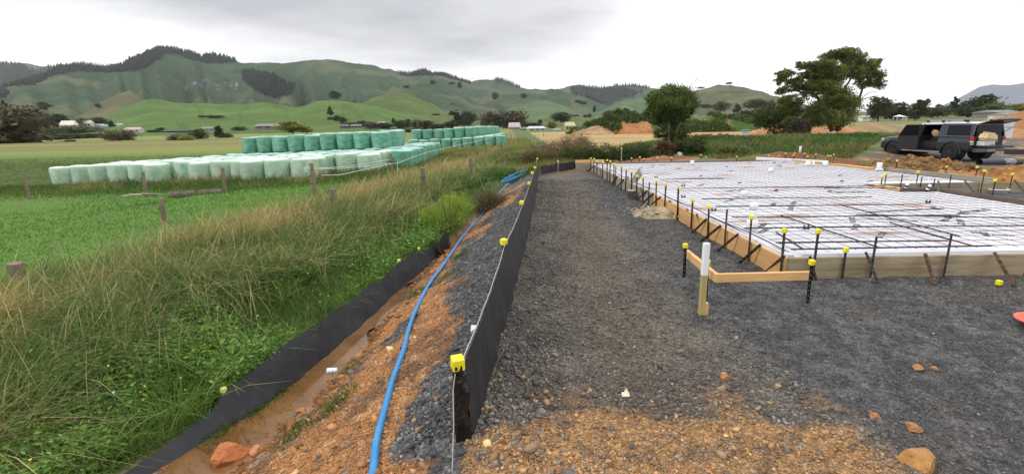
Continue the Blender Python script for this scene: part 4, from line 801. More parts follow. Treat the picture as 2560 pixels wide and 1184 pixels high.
# ================================================================ VEGETATION
def polar(n, r0, r1, az0=-62, az1=62, pc=(0, -.3)):
    r = np.exp(rng.uniform(math.log(r0), math.log(r1), n)); a = np.radians(rng.uniform(az0, az1, n)); return pc[0]+r*np.sin(a), pc[1]+r*np.cos(a), r
def blades(name, x, y, z, hgt, wid, lean, ldir, col, label, droop=1.0, levels=4, curl=.4):
    n = len(x); k = levels; t = np.linspace(0, 1, k)[None, :]; a = ldir[:, None]; L_ = lean[:, None]; H_ = hgt[:, None]
    out_ = L_*H_*(t**1.6); up_ = H_*(t-droop*.42*np.clip(L_, 0, 1.6)*t**2.2)
    side = rng.normal(0, curl*.1, n)[:, None]*H_*t**2; yaw = rng.uniform(0, math.pi, n)[:, None]
    w_ = wid[:, None]*(1-t**1.5*.92)*.5
    cx_ = x[:, None]+out_*np.cos(a)-side*np.sin(a); cy_ = y[:, None]+out_*np.sin(a)+side*np.cos(a); cz_ = z[:, None]+up_-.02
    A_ = np.stack([cx_-w_*np.cos(yaw), cy_-w_*np.sin(yaw), cz_], -1); B_ = np.stack([cx_+w_*np.cos(yaw), cy_+w_*np.sin(yaw), cz_], -1)
    V = np.stack([A_, B_], 2).reshape(-1, 3); base = (np.arange(n)*2*k)[:, None]; j = np.arange(k-1)[None, :]*2
    F = np.stack([base+j, base+j+1, base+j+3, base+j+2], -1).reshape(-1, 4)
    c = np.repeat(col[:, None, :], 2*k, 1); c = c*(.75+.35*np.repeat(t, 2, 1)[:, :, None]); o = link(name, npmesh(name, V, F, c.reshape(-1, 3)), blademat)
    tag(o, label, 'grass', kind='stuff'); return o
def cmix(a, b, t): return np.array(a)[None]*(1-t[:, None])+np.array(b)[None]*t[:, None]
def jit(c, s=.22): return np.clip(c*rng.uniform(1-s, 1+s, (len(c), 1))*rng.uniform(.93, 1.07, c.shape), 0, 1)
G1, G2, G3 = lin(86, 124, 48), lin(60, 92, 38), lin(120, 146, 62); TN, TD, TL = lin(190, 168, 110), lin(140, 120, 80), lin(220, 202, 146)
# tall tangled grass over the crest of the bank
x, y, r = polar(210000, 1.7, 30, -68, 5); d = x2f(y)-x; wv = (fbm(x*.8, y*.8, 101)-.5)*1.5
ok = (d+wv > np.interp(y, [1.5, 3.2, 5.5], [.25, .75, 1.35])) & (d+wv < 5.6) & (y > .4); x, y, r, d = x[ok], y[ok], r[ok], d[ok]; z = ground_z(x, y)
tuft = fbm(x*1.6, y*1.6, 102, 3); tn = np.clip(np.exp(-((d-3.9)/1.1)**2)*1.0+2.4*(tuft-.56), 0, 1); c = jit(cmix(lin(88, 118, 54), TN, tn)); m_ = rng.random(len(x)) < .26; c[m_] = jit(cmix(TD, TL, rng.random(m_.sum())))
ld = np.where(rng.random(len(x)) < .62, rng.normal(-.2, .7, len(x)), rng.uniform(0, 6.28, len(x))); fg = sst(fbm(x*1.1, y*1.1, 106), .52, .62)[:, None]*.75*(rng.random((len(x), 1)) < .8); c = c*(1-fg)+jit(cmix(lin(70, 106, 50), lin(108, 138, 66), rng.random(len(x))))*fg
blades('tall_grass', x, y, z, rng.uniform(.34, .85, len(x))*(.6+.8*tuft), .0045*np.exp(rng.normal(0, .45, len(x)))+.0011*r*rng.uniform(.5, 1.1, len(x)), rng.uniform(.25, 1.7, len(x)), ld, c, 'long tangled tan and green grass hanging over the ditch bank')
# broad fresh blades and pale seed stems among it
x, y, r = polar(26000, 1.8, 22, -68, 3); d = x2f(y)-x; cl = fbm(x*1.3, y*1.3, 151); ok = (d > .1) & (d < 5.2) & (cl > .53) & (y > .5); x, y, r = x[ok], y[ok], r[ok]; z = ground_z(x, y)
blades('broad_grass', x, y, z, rng.uniform(.25, .6, len(x)), .010+.0012*r, rng.uniform(.3, 1.5, len(x)), rng.uniform(0, 6.28, len(x)), jit(cmix(lin(84, 124, 52), lin(138, 160, 84), rng.random(len(x)))), 'broad fresh green blades in clumps on the bank')
x, y, r = polar(3600, 2.6, 26, -68, 3); d = x2f(y)-x; ok = (d > .8) & (d < 5.4) & (y > .8); x, y, r = x[ok], y[ok], r[ok]; z = ground_z(x, y); n = len(x); hg = rng.uniform(.4, .85, n); ln = rng.uniform(.1, .7, n); ld = rng.uniform(0, 6.28, n)
blades('seed_stems', x, y, z, hg, .003+.0008*r, ln, ld, jit(np.tile(np.array(lin(206, 190, 132)), (n, 1))), 'pale upright seed stems over the bank grass', droop=.4, curl=.1)
# green weeds grass lower on the bank
x, y, r = polar(90000, 1.7, 16, -66, 0); d = x2f(y)-x; ok = (d > .02) & (d < 2.8) & (y > .4); x, y, r, d = x[ok], y[ok], r[ok], d[ok]; z = ground_z(x, y)
c = jit(cmix(G1, G3, rng.random(len(x)))); c *= (1-.35*sst(fbm(x*1.4, y*1.4, 110), .5, .65))[:, None]
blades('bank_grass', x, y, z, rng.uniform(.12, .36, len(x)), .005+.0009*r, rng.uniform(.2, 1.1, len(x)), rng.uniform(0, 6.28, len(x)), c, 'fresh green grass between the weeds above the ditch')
# paddock
x, y, r = polar(170000, 5, 90, -66, 12); d = x2f(y)-x; ok = ((d > 4.6) | (y > 17.5)) & (x < fxf(y)+.4) & ~((y > 55) & (x < -3)); x, y, r, d = x[ok], y[ok], r[ok], d[ok]; z = ground_z(x, y)
brt = sst(d, 5.2, 7)*(1-sst(y, 20, 24)); farl = np.maximum(sst(y, 30, 33)*(x < -7), sst(-x/np.maximum(y, 1), .86, .98)*sst(y, 14, 18)); strip = np.exp(-((x+3.4-.06*(y-20))/1.0)**2)*sst(y, 14, 20); n_ = fbm(x*.5, y*.5, 120)
c = cmix(lin(78, 100, 42), lin(98, 140, 52), brt); tt = np.clip(np.maximum(strip*.9, (1-brt)*sst(n_, .45, .65)*.65), 0, 1)[:, None]; c = jit(c*(1-tt)+np.array(TN)*.85*tt, .2)
c = c*(1-farl[:, None])+jit(np.tile(np.array(lin(112, 132, 52)), (len(x), 1)), .15)*farl[:, None]; fr = sst(y, 34, 60)[:, None]*(x > -9)[:, None]; c = c*(1-fr)+np.array(lin(136, 140, 72))*fr
hgt = rng.uniform(.06, .15, len(x))*(1-.3*brt)+.22*rng.random(len(x))*(1-brt)*(1-.6*strip); hgt *= np.clip(r/14, .8, 1.6)*(1-.6*farl)
nearb = ((y > 21.5) & (y < ystart[0]+1) & (x < -6)); hgt = np.where(nearb, hgt*1.3, hgt)
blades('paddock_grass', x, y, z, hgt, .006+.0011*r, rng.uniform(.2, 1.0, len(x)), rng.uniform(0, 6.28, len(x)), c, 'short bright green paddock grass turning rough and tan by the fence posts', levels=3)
# rough grass at the feet of the bales
xs = rng.uniform(-31, -6.5, 26000); fy = np.interp(-xs, [6.5, 8.2, 9.6, 11, 13.8, 15.2, 19.4, 20.8, 22.2, 28, 31], [30.5, 27.9, 28, 25.2, 25.3, 26.9, 28, 27.8, 28.2, 29.5, 30]); ys_ = fy-np.abs(rng.normal(0, 2.2, len(xs)))-.2; z = ground_z(xs, ys_); c = jit(cmix(lin(66, 92, 40), lin(96, 112, 52), rng.random(len(xs))))
blades('rough_grass', xs, ys_, z, rng.uniform(.08, .30, len(xs)), np.full(len(xs), .03), rng.uniform(.2, .9, len(xs)), rng.uniform(0, 6.28, len(xs)), c, 'dark rough grass grown up against the feet of the bales', levels=3)
# grass behind the platform on the right
x, y, r = polar(110000, 18, 75, -6, 48); wx = fbm(x*.3, y*.3, 130); ok = (x > fxf(y)+.2) & (y+.25*np.sin(x) > np.where(x < 3, 18.6, 20.3)) & (y < 36+14*sst(x, 8, 12)-0*x) & (y > 14+.0*x) & ~((x > 11.5) & (y < 20.3+.95*np.maximum(x-13, 0)+wx*1.5)); hs = (((x-7.3)/5.6)**2+((y-21.6)/2.3)**2 > 1+.5*(wx-.5)) & (((x-12.6)/5.6)**2+((y-22.6)/2.3)**2 > 1+.5*(wx-.5)); ok &= hs; x, y, r = x[ok], y[ok], r[ok]; z = ground_z(x, y)
n_ = fbm(x*.35, y*.35, 131); c = jit(cmix(lin(72, 106, 44), lin(120, 116, 68), sst(n_+.15*(y < 25)+.2*(fbm(x*1.7, y*1.7, 133)-.5), .40, .60)))
blades('meadow_grass', x, y, z, rng.uniform(.2, .55, len(x))*(.6+.8*n_), .012+.0011*r, rng.uniform(.2, 1.0, len(x)), rng.uniform(0, 6.28, len(x)), c, 'long meadow grass beyond the building platform', levels=3)
# sprigs in the ditch
x = []; y = []
for (px, py, n_) in [(640, 1040, 700), (690, 985, 700), (560, 1090, 700), (840, 1010, 350), (740, 1080, 250), (800, 880, 300), (1040, 730, 300), (1150, 640, 300), (1120, 690, 200), (880, 920, 120)]:
    p = hit(px, py); x += list(rng.normal(p.x, .07 if py > 800 else .1, n_)); y += list(rng.normal(p.y, .13, n_))
x = np.array(x); y = np.array(y); z = ground_z(x, y)
blades('ditch_sprigs', x, y, z+.01, rng.uniform(.03, .11, len(x)), np.full(len(x), .009), rng.uniform(.3, 1.3, len(x)), rng.uniform(0, 6.28, len(x)), jit(cmix(lin(66, 84, 40), lin(96, 124, 54), rng.random(len(x)))), 'small green sprigs growing out of the ditch mud', levels=3)
def leaves(name, P_, N_, size, col, mt=None, asp=.5):
    """leaf quads at P_ with main direction N_"""
    n = len(P_); d = N_/np.maximum(np.linalg.norm(N_, axis=1, keepdims=True), 1e-6); q = rng.normal(0, 1, (n, 3)); s = np.cross(d, q); s /= np.maximum(np.linalg.norm(s, axis=1, keepdims=True), 1e-6); sz = size[:, None]
    V = np.stack([P_, P_+d*sz*.5+s*sz*asp*.5, P_+d*sz, P_+d*sz*.5-s*sz*asp*.5], 1).reshape(-1, 3); F = np.arange(4*n).reshape(n, 4); return V, F, np.repeat(col, 4, 0)
# broad leafed weeds
x, y, r = polar(26000, 1.8, 13, -64, -2); d = x2f(y)-x; nz = fbm(x*1.1, y*1.1, 140); ok = (d > .05) & (d+1.6*(fbm(x*.6, y*.6, 141)-.5) < 1.55+.5*sst(y, 3, 6)) & (nz > .44) & (y > .5); x, y, r = x[ok], y[ok], r[ok]; z = ground_z(x, y); hp = rng.uniform(.12, .42, len(x)); K = 14
P_ = []; N_ = []; S_ = []; cc_ = []
for k in range(K):
    t = (k+rng.random(len(x)))/K; a = rng.uniform(0, 6.28, len(x)); P_.append(np.stack([x+.03*np.cos(a)+.05*t*np.sin(x*50), y+.03*np.sin(a)+.05*t*np.cos(x*70), z+hp*t], 1)); N_.append(np.stack([np.cos(a), np.sin(a), rng.uniform(-.5, .5, len(x))], 1)); S_.append(np.exp(rng.normal(math.log(.026), .4, len(x)))*(1+.06*r)); cc_.append(jit(cmix(lin(62, 102, 42), lin(122, 160, 68), t)))
V, F, C_ = leaves('w', np.concatenate(P_), np.concatenate(N_), np.concatenate(S_), np.concatenate(cc_), asp=.42)
tag(link('bank_weeds', npmesh('bank_weeds', V, F, C_), leafm), 'leafy bright green weeds filling the slope above the black fabric', 'weeds', kind='stuff')
# yellow buttercups and white flowers
x, y, r = polar(420, 2, 9, -60, -8); d = x2f(y)-x; ok = (d > .05) & (d < 2.4); x, y = x[ok], y[ok]; z = ground_z(x, y)+rng.uniform(.2, .42, len(x)); n = len(x)
yl = (rng.random(n) < .72)[:, None]; V, F, C_ = leaves('f', np.stack([x, y, z], 1), np.stack([rng.normal(0, 1, n), rng.normal(0, 1, n), np.zeros(n)], 1), np.full(n, .022), np.where(yl, np.array(lin(240, 212, 40)), np.array(lin(236, 236, 228))), asp=.9)
tag(link('wild_flowers', npmesh('wild_flowers', V, F, C_), leafm), 'tiny yellow and white flowers among the bank weeds', 'flowers', kind='stuff')
def blobs_cloud(blobs, n, size, shell=.55, clump=.32, cols=(lin(50, 70, 32), lin(92, 112, 48)), up=.35, seed=0, asp=.6):
    """leaf clumps spread through ellipsoids; blobs: (cx,cy,cz,rx,ry,rz)"""
    B = np.array(blobs, float); vol = (B[:, 3]*B[:, 4]*B[:, 5])**.66; nc = max(30, n//26); pk = rng.choice(len(B), nc, p=vol/vol.sum()); u = rng.normal(0, 1, (nc, 3)); u /= np.linalg.norm(u, axis=1, keepdims=True); rad = (shell+(1-shell)*rng.random((nc, 1)))
    ctr = B[pk, :3]+u*rad*B[pk, 3:6]; per = n//nc; cs = np.min(B[pk, 3:6], 1)*clump
    P_ = np.repeat(ctr, per, 0)+rng.normal(0, 1, (nc*per, 3))*np.repeat(cs, per)[:, None]*np.array([.6, .6, .42]); nd = np.repeat(u, per, 0)+rng.normal(0, .8, (nc*per, 3))+np.array([0, 0, up])
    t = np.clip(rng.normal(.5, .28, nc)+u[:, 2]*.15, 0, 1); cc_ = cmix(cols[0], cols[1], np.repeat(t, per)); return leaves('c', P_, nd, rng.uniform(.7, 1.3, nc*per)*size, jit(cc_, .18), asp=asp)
def crown(name, parent, *a, **k):
    V, F, C_ = blobs_cloud(*a, **k); return link(name, npmesh(name, V, F, C_), leafm, parent)
def pblob(px, py, rx, ry, D, dd=0.0, dep=None):
    c = ony(px, py, D+dd); s = D/FPX; return (c.x, c.y, c.z, rx*s*1.0, (dep if dep else rx*s*.85), ry*s)
# lime green bush by the ditch
c = hit(1122, 578); c.z = gz0(c.x, c.y); root = empty('shrub', c); tag(root, 'lime green feathery shrub at the head of the ditch', 'shrub')
bl = [(-.1, 0, .35, .55, .45, .34), (.3, .2, .5, .4, .4, .3), (-.4, .1, .3, .4, .4, .3), (.1, 0, .7, .35, .35, .2)]
crown('foliage', root, bl, 9000, .035, cols=(lin(112, 140, 44), lin(170, 186, 76)), up=.8, shell=.2, asp=.35)
mb = MB()
for k in range(14): a = k*.45; mb.tube([(0, 0, 0), (.3*math.cos(a)*(k % 3+1)/2, .3*math.sin(a)*(k % 3+1)/2, .5+.1*(k % 4))], .006, 4)
mb.build('stems', barkm, root)
for (px, py, w_, h_, c1, c2, lab) in [(1215, 500, 90, 62, lin(84, 82, 50), lin(122, 108, 72), 'brown green drooping sedge clump beside the coiled pipe'), (1150, 455, 90, 36, lin(66, 96, 40), lin(98, 124, 56), 'dark green weed clump behind the brown sedge'), (1240, 430, 110, 26, lin(72, 106, 42), lin(104, 136, 58), 'green weed clump left of the far end of the fence')]:
    c = hit(px, py+h_*.5); D = c.y; root = empty('shrub', c); tag(root, lab, 'shrub'); s = D/FPX
    crown('foliage', root, [(0, 0, h_*s*.35, w_*s*.55, w_*s*.45, h_*s*.5), (w_*s*.3, .3, h_*s*.3, w_*s*.4, w_*s*.4, h_*s*.4)], 5000, .05+.002*D, cols=(c1, c2), up=.7, shell=.3, asp=.2)
# ---- the two larger trees
def limb(mb, pts, r0, r1, n=7):
    m_ = len(pts); mb.tube(smooth_path([Vector(p) for p in pts], 4), [r0+(r1-r0)*k/((m_-1)*4) for k in range((m_-1)*4+1)], n)
def q3(x, y): return 1260+x/3.947, 180+y/3.947
def q4(x, y): return 1900+x/3.879, 100+y/3.879
D = 30.; base = ony(*q3(1690, 760), D); root = empty('tree', (base.x, D, gz0(base.x, D))); tag(root, 'leaning broadleaf tree with dense round crown and pale trunk behind the slab', 'tree')
loc = Vector(root.location)
def wp(f, x, y, dd=0, D=30.): return ony(*f(x, y), D+dd)-loc
bl = []
for (x, y, rx, ry, dd) in [(1650, 215, 150, 75, 0), (1760, 250, 120, 90, .3), (1520, 290, 105, 80, -.2), (1640, 330, 200, 85, -.3), (1820, 320, 90, 70, 0), (1470, 400, 80, 60, 0), (1600, 430, 120, 60, .2), (1760, 390, 120, 50, 0), (1450, 250, 50, 45, 0), (1545, 610, 70, 38, 0), (1500, 480, 60, 40, 0), (1740, 590, 100, 70, .4), (1640, 540, 80, 120, .3), (1660, 650, 70, 100, .1), (1600, 380, 130, 80, -.3), (1700, 440, 120, 60, 0)]:
    p = wp(q3, x, y, dd); s = D/FPX/3.947; bl.append((p.x, p.y, p.z, rx*s, rx*s*.8, ry*s))
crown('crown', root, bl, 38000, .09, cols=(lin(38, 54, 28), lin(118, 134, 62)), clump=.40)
mb = MB(); limb(mb, [wp(q3, 1670, 760), wp(q3, 1685, 680), wp(q3, 1695, 600), wp(q3, 1730, 520), wp(q3, 1800, 460), wp(q3, 1880, 390)], .10, .03); limb(mb, [wp(q3, 1640, 770), wp(q3, 1620, 600), wp(q3, 1640, 450), wp(q3, 1600, 330)], .10, .04); limb(mb, [wp(q3, 1640, 500), wp(q3, 1560, 420), wp(q3, 1480, 400)], .05, .02)
limb(mb, [wp(q3, 1780, 250), wp(q3, 1820, 165), wp(q3, 1870, 105), wp(q3, 1930, 48)], .025, .008, 5); limb(mb, [wp(q3, 1870, 105), wp(q3, 1905, 65)], .012, .006, 4); limb(mb, [wp(q3, 1620, 600), wp(q3, 1570, 640), wp(q3, 1550, 740)], .012, .01, 5)
mb.build('trunk', mat('pale_bark', lin(146, 136, 118), .85, var=.35, scale=7, bump=.5, stretch=(1, 1, .4)), root, True)
for (x, y, rx, ry, c1, c2, lab, dd) in [(1850, 730, 120, 75, lin(48, 60, 34), lin(92, 100, 54), 'dark bush under the right side of the leaning tree', -.5), (1590, 760, 90, 55, lin(84, 60, 44), lin(120, 92, 66), 'reddish brown bush at the foot of the leaning tree', -.6)]:
    c = ony(*q3(x, y), D+dd); g = gz0(c.x, c.y); r2 = empty('bush', (c.x, c.y, g)); tag(r2, lab, 'bush'); s = D/FPX/3.947
    crown('foliage', r2, [(0, 0, c.z-g, rx*s, rx*s*.8, ry*s), (rx*s*.4, 0, (c.z-g)*.6, rx*s*.7, rx*s*.7, ry*s*.7), (-rx*s*.4, 0, (c.z-g)*.6, rx*s*.7, rx*s*.7, ry*s*.7)], 5000, .11, cols=(c1, c2))
c = ony(*q3(1720, 790), 28.6); o = MB().box((0, 0, .12), (.5, .3, .3)).box((.12, .05, .3), (.3, .2, .2), Matrix.Rotation(.5, 3, 'Y')).build('plastic_bag', mat('white_bag', lin(216, 214, 212), .6, var=.2, scale=9, bump=.6), None, bevel=.06, seg=2); o.location = (c.x, c.y, gz0(c.x, c.y)); tag(o, 'white plastic sack lying in the twigs under the leaning tree', 'sack')
D = 62.; base = ony(*q4(740, 880), D); root = empty('tree', (base.x, D, gz0(base.x, D))); tag(root, 'big spreading tree with layered open crown behind the pickup', 'tree'); loc = Vector(root.location)
bl = []
for (x, y, rx, ry, dd) in [(830, 130, 130, 45, 0), (700, 170, 110, 50, .5), (920, 200, 120, 70, 0), (600, 240, 130, 45, -1), (420, 250, 80, 35, 0), (240, 330, 80, 38, 0), (190, 400, 45, 35, 0), (480, 340, 110, 35, .5), (700, 320, 150, 70, -.5), (560, 440, 150, 60, 0), (380, 460, 90, 40, .5), (230, 490, 80, 32, 0), (480, 530, 90, 40, 0), (1050, 260, 90, 60, 0), (1120, 350, 85, 60, .5), (1150, 430, 60, 40, 0), (1010, 420, 80, 45, 1), (1120, 215, 50, 28, 0), (680, 470, 120, 80, -1), (760, 560, 160, 90, -1), (840, 650, 120, 90, -1), (600, 680, 140, 90, 0), (720, 760, 170, 80, -1), (500, 780, 110, 70, 0), (1110, 570, 35, 22, 0), (560, 300, 120, 60, 0), (640, 400, 150, 70, 0), (880, 300, 120, 70, 0), (980, 330, 90, 50, 0), (330, 400, 90, 30, 0)]:
    p = wp(q4, x, y, dd, D); s = D/FPX/3.879; bl.append((p.x, p.y, p.z, rx*s, rx*s*.9, ry*s))
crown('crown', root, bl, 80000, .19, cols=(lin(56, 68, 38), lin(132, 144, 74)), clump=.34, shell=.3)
mb = MB(); W = lambda *a: [wp(q4, x_, y_, 0, D) for x_, y_ in a]
for pts_, r0, r1 in [(W((760, 880), (740, 700), (720, 540), (760, 380), (820, 200)), .38, .06), (W((700, 880), (640, 740), (560, 560), (420, 470), (240, 440)), .3, .05), (W((720, 600), (600, 460), (480, 330), (300, 330)), .22, .04), (W((740, 880), (850, 740), (950, 600), (1010, 430), (1100, 330)), .28, .05), (W((780, 520), (860, 410), (950, 260)), .18, .04), (W((950, 600), (1050, 560), (1150, 540)), .08, .02), (W((560, 560), (480, 520), (200, 480)), .1, .03), (W((940, 620), (1040, 520), (1140, 500)), .06, .02)]: limb(mb, pts_, r0, r1)
mb.build('trunk', barkm, root, True)
for (x, y, rx, ry, D2, c1, c2, lab) in [(150, 720, 190, 120, 64, lin(40, 54, 32), lin(84, 98, 50), 'dark low tree hugging the left side of the big spreading tree'), (300, 600, 110, 60, 61, lin(70, 84, 40), lin(112, 124, 62), 'lighter small tree in front of the left side of the big tree'), (380, 860, 90, 90, 58, lin(60, 56, 44), lin(88, 84, 62), 'greyish bush on the clay heap under the big tree')]:
    c = ony(*q4(x, y), D2); g = gz0(c.x, c.y); r2 = empty('tree' if y < 800 else 'bush', (c.x, c.y, g)); tag(r2, lab, 'tree' if y < 800 else 'bush'); s = D2/FPX/3.879; h_ = c.z-g
    crown('crown', r2, [(0, 0, h_, rx*s, rx*s*.8, ry*s), (-rx*s*.5, 0, h_*.8, rx*s*.6, rx*s*.6, ry*s*.7), (rx*s*.5, 0, h_*.75, rx*s*.6, rx*s*.6, ry*s*.7), (0, -.5, h_*.45, rx*s*.8, rx*s*.6, ry*s*.7)], 9000, .2, cols=(c1, c2), clump=.3)
    MB().tube([(0, 0, -.2), (.1, 0, h_*.5), (0, 0, h_)], [.16, .12, .06], 7).build('trunk', barkm, r2, True)
# ---- bushes behind the platform
for i, (px, pt, pb_, w_, D, c1, c2, lab) in enumerate([(1400, 345, 392, 140, 30, lin(98, 78, 58), lin(140, 112, 82), 'reddish brown weedy bush left of the dark bush row'), (1435, 333, 360, 90, 36, lin(112, 92, 72), lin(150, 126, 98), 'paler brown bush behind the reddish one'), (1350, 372, 396, 90, 27, lin(96, 84, 56), lin(128, 118, 76), 'low brown green bush at the left foot of the bush row'),
    (1455, 358, 396, 110, 27, lin(48, 62, 32), lin(94, 102, 54), 'left dark green bush of the row behind the fence end'), (1520, 356, 398, 110, 26.5, lin(44, 56, 32), lin(88, 98, 52), 'middle dark green bush of the row behind the fence end'), (1590, 355, 400, 100, 26, lin(40, 54, 30), lin(80, 92, 48), 'right dark green bush of the row behind the fence end'), (1780, 340, 372, 120, 40, lin(84, 82, 52), lin(118, 112, 70), 'brownish scrub right of the leaning tree'), (1700, 350, 388, 60, 32, lin(60, 66, 42), lin(96, 96, 60), 'small scrub right behind the leaning tree')]):
    c = ony(px, pb_, D); g = gz0(c.x, c.y); tp = ony(px, pt, D); h_ = max(.5, tp.z-g); root = empty('bush', (c.x, D, g)); tag(root, lab, 'bush'); s = D/FPX; wr = w_*s*.5
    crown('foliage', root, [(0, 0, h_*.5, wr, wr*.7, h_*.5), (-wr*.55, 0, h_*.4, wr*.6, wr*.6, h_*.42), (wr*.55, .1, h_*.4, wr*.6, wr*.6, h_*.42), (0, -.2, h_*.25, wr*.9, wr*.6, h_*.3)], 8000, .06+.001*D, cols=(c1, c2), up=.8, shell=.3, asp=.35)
for i, (px, pt, pb_, w_, D, c1, c2, lab) in enumerate([(1870, 348, 368, 90, 36, lin(70, 84, 44), lin(116, 124, 68), 'weedy clump in front of the white box with dark lid'), (1960, 338, 366, 120, 38, lin(52, 78, 36), lin(96, 124, 56), 'green weedy clump before the tan heap'), (2060, 332, 366, 130, 38, lin(58, 82, 38), lin(104, 128, 60), 'green weedy clump under the big spreading tree'), (2150, 330, 360, 90, 36, lin(66, 92, 42), lin(112, 136, 66), 'green weedy clump left of the pickup bonnet'), (1830, 360, 382, 80, 28, lin(74, 92, 46), lin(124, 132, 76), 'low tufted weeds on the edge of the earth bank')]):
    c = ony(px, pb_, D); g = gz0(c.x, c.y); tp = ony(px, pt, D); h_ = max(.4, tp.z-g); root = empty('bush', (c.x, D, g)); tag(root, lab, 'bush'); s = D/FPX; wr = w_*s*.5
    crown('foliage', root, [(0, 0, h_*.4, wr, wr*.7, h_*.45), (-wr*.6, 0, h_*.3, wr*.6, wr*.6, h_*.36), (wr*.6, .1, h_*.3, wr*.6, wr*.6, h_*.36)], 6000, .13, cols=(c1, c2), up=.9, shell=.3, asp=.28)
# ---- prototypes for far trees
def proto(kind, cols, n=2800):
    if kind == 'round': bl = [(0, 0, .25, .36, .36, .24), (0, 0, .6, .42, .42, .36), (.2, .1, .5, .3, .3, .28), (-.22, 0, .52, .3, .3, .28), (0, -.2, .42, .34, .3, .3), (.05, 0, .8, .24, .24, .18)]
    elif kind == 'tall': bl = [(0, 0, .3, .3, .3, .26), (0, 0, .5, .3, .3, .26), (.05, 0, .68, .24, .24, .2), (0, 0, .85, .14, .14, .14), (-.1, 0, .55, .2, .2, .2)]
    elif kind == 'conifer': bl = [(0, 0, .2, .34, .34, .14), (0, 0, .38, .27, .27, .13), (0, 0, .55, .2, .2, .12), (0, 0, .72, .13, .13, .11), (0, 0, .88, .06, .06, .1)]
    elif kind == 'low': bl = [(0, 0, .45, .5, .45, .4), (.3, 0, .4, .3, .3, .34), (-.3, .1, .4, .32, .3, .36), (0, -.1, .25, .5, .4, .25)]
    elif kind == 'tier': bl = [(0, 0, .45, .4, .3, .07), (.1, 0, .62, .3, .3, .06), (-.12, 0, .78, .24, .2, .06), (.02, 0, .93, .14, .14, .06), (-.1, 0, .3, .3, .3, .08)]
    V, F, C_ = blobs_cloud(bl, n, .085, shell=.2, cols=cols, clump=.45); cr = npmesh('crown', V, F, C_)
    tr = MB().tube([(0, 0, -.06), (.01, 0, .3), (0, 0, .6 if kind != 'low' else .4)], [.035, .028, .012], 6); me = bpy.data.meshes.new('trunk'); me.from_pydata(tr.v, [], tr.f); me.materials.append(barkm); cr.materials.append(leafm); return cr, me
COLS = {'dark': (lin(34, 46, 30), lin(66, 78, 42)), 'green': (lin(54, 72, 36), lin(96, 110, 54)), 'brown': (lin(76, 70, 52), lin(112, 102, 76)), 'lime': (lin(96, 104, 44), lin(146, 148, 68))}
PR = {}
for kd in ('round', 'tall', 'conifer', 'low', 'tier'):
    for cn in COLS:
        if (kd, cn) in (('tier', 'lime'), ('tier', 'brown'), ('conifer', 'lime'), ('conifer', 'brown'), ('tall', 'lime')): continue
        PR[(kd, cn)] = proto(kd, COLS[cn])
def settle(px, py, D):
    for _ in range(60):
        B_ = ony(px, py, D); r_ = math.hypot(B_.x, B_.y)
        h_ = float(hills_h(np.array([math.atan2(B_.x, B_.y)]), np.array([r_]))[0][0]) if r_ > 335 else gz0(B_.x, B_.y)
        if B_.z >= h_-.4 or D < 150: break
        D *= .97
    return D
def ftree(px, pt, pb_, w_, D, kd, cn, lab, name='tree', zb=None):
    D = settle(px, pb_, D); B_ = ony(px, pb_, D); T_ = ony(px, pt, D); h_ = T_.z-B_.z; ww = w_/FPX*D/.85*1.0; cr, tr = PR[(kd, cn)]; root = empty(name, B_, rng.uniform(0, 6.28)); tag(root, lab, 'bush' if name == 'bush' else 'tree', 'trees and bushes around the valley')
    for nm, me in (('crown', cr), ('trunk', tr)):
        o = bpy.data.objects.new(nm, me); sc.collection.objects.link(o); o.parent = root; o.scale = (ww, ww, h_/1.0)
    return root
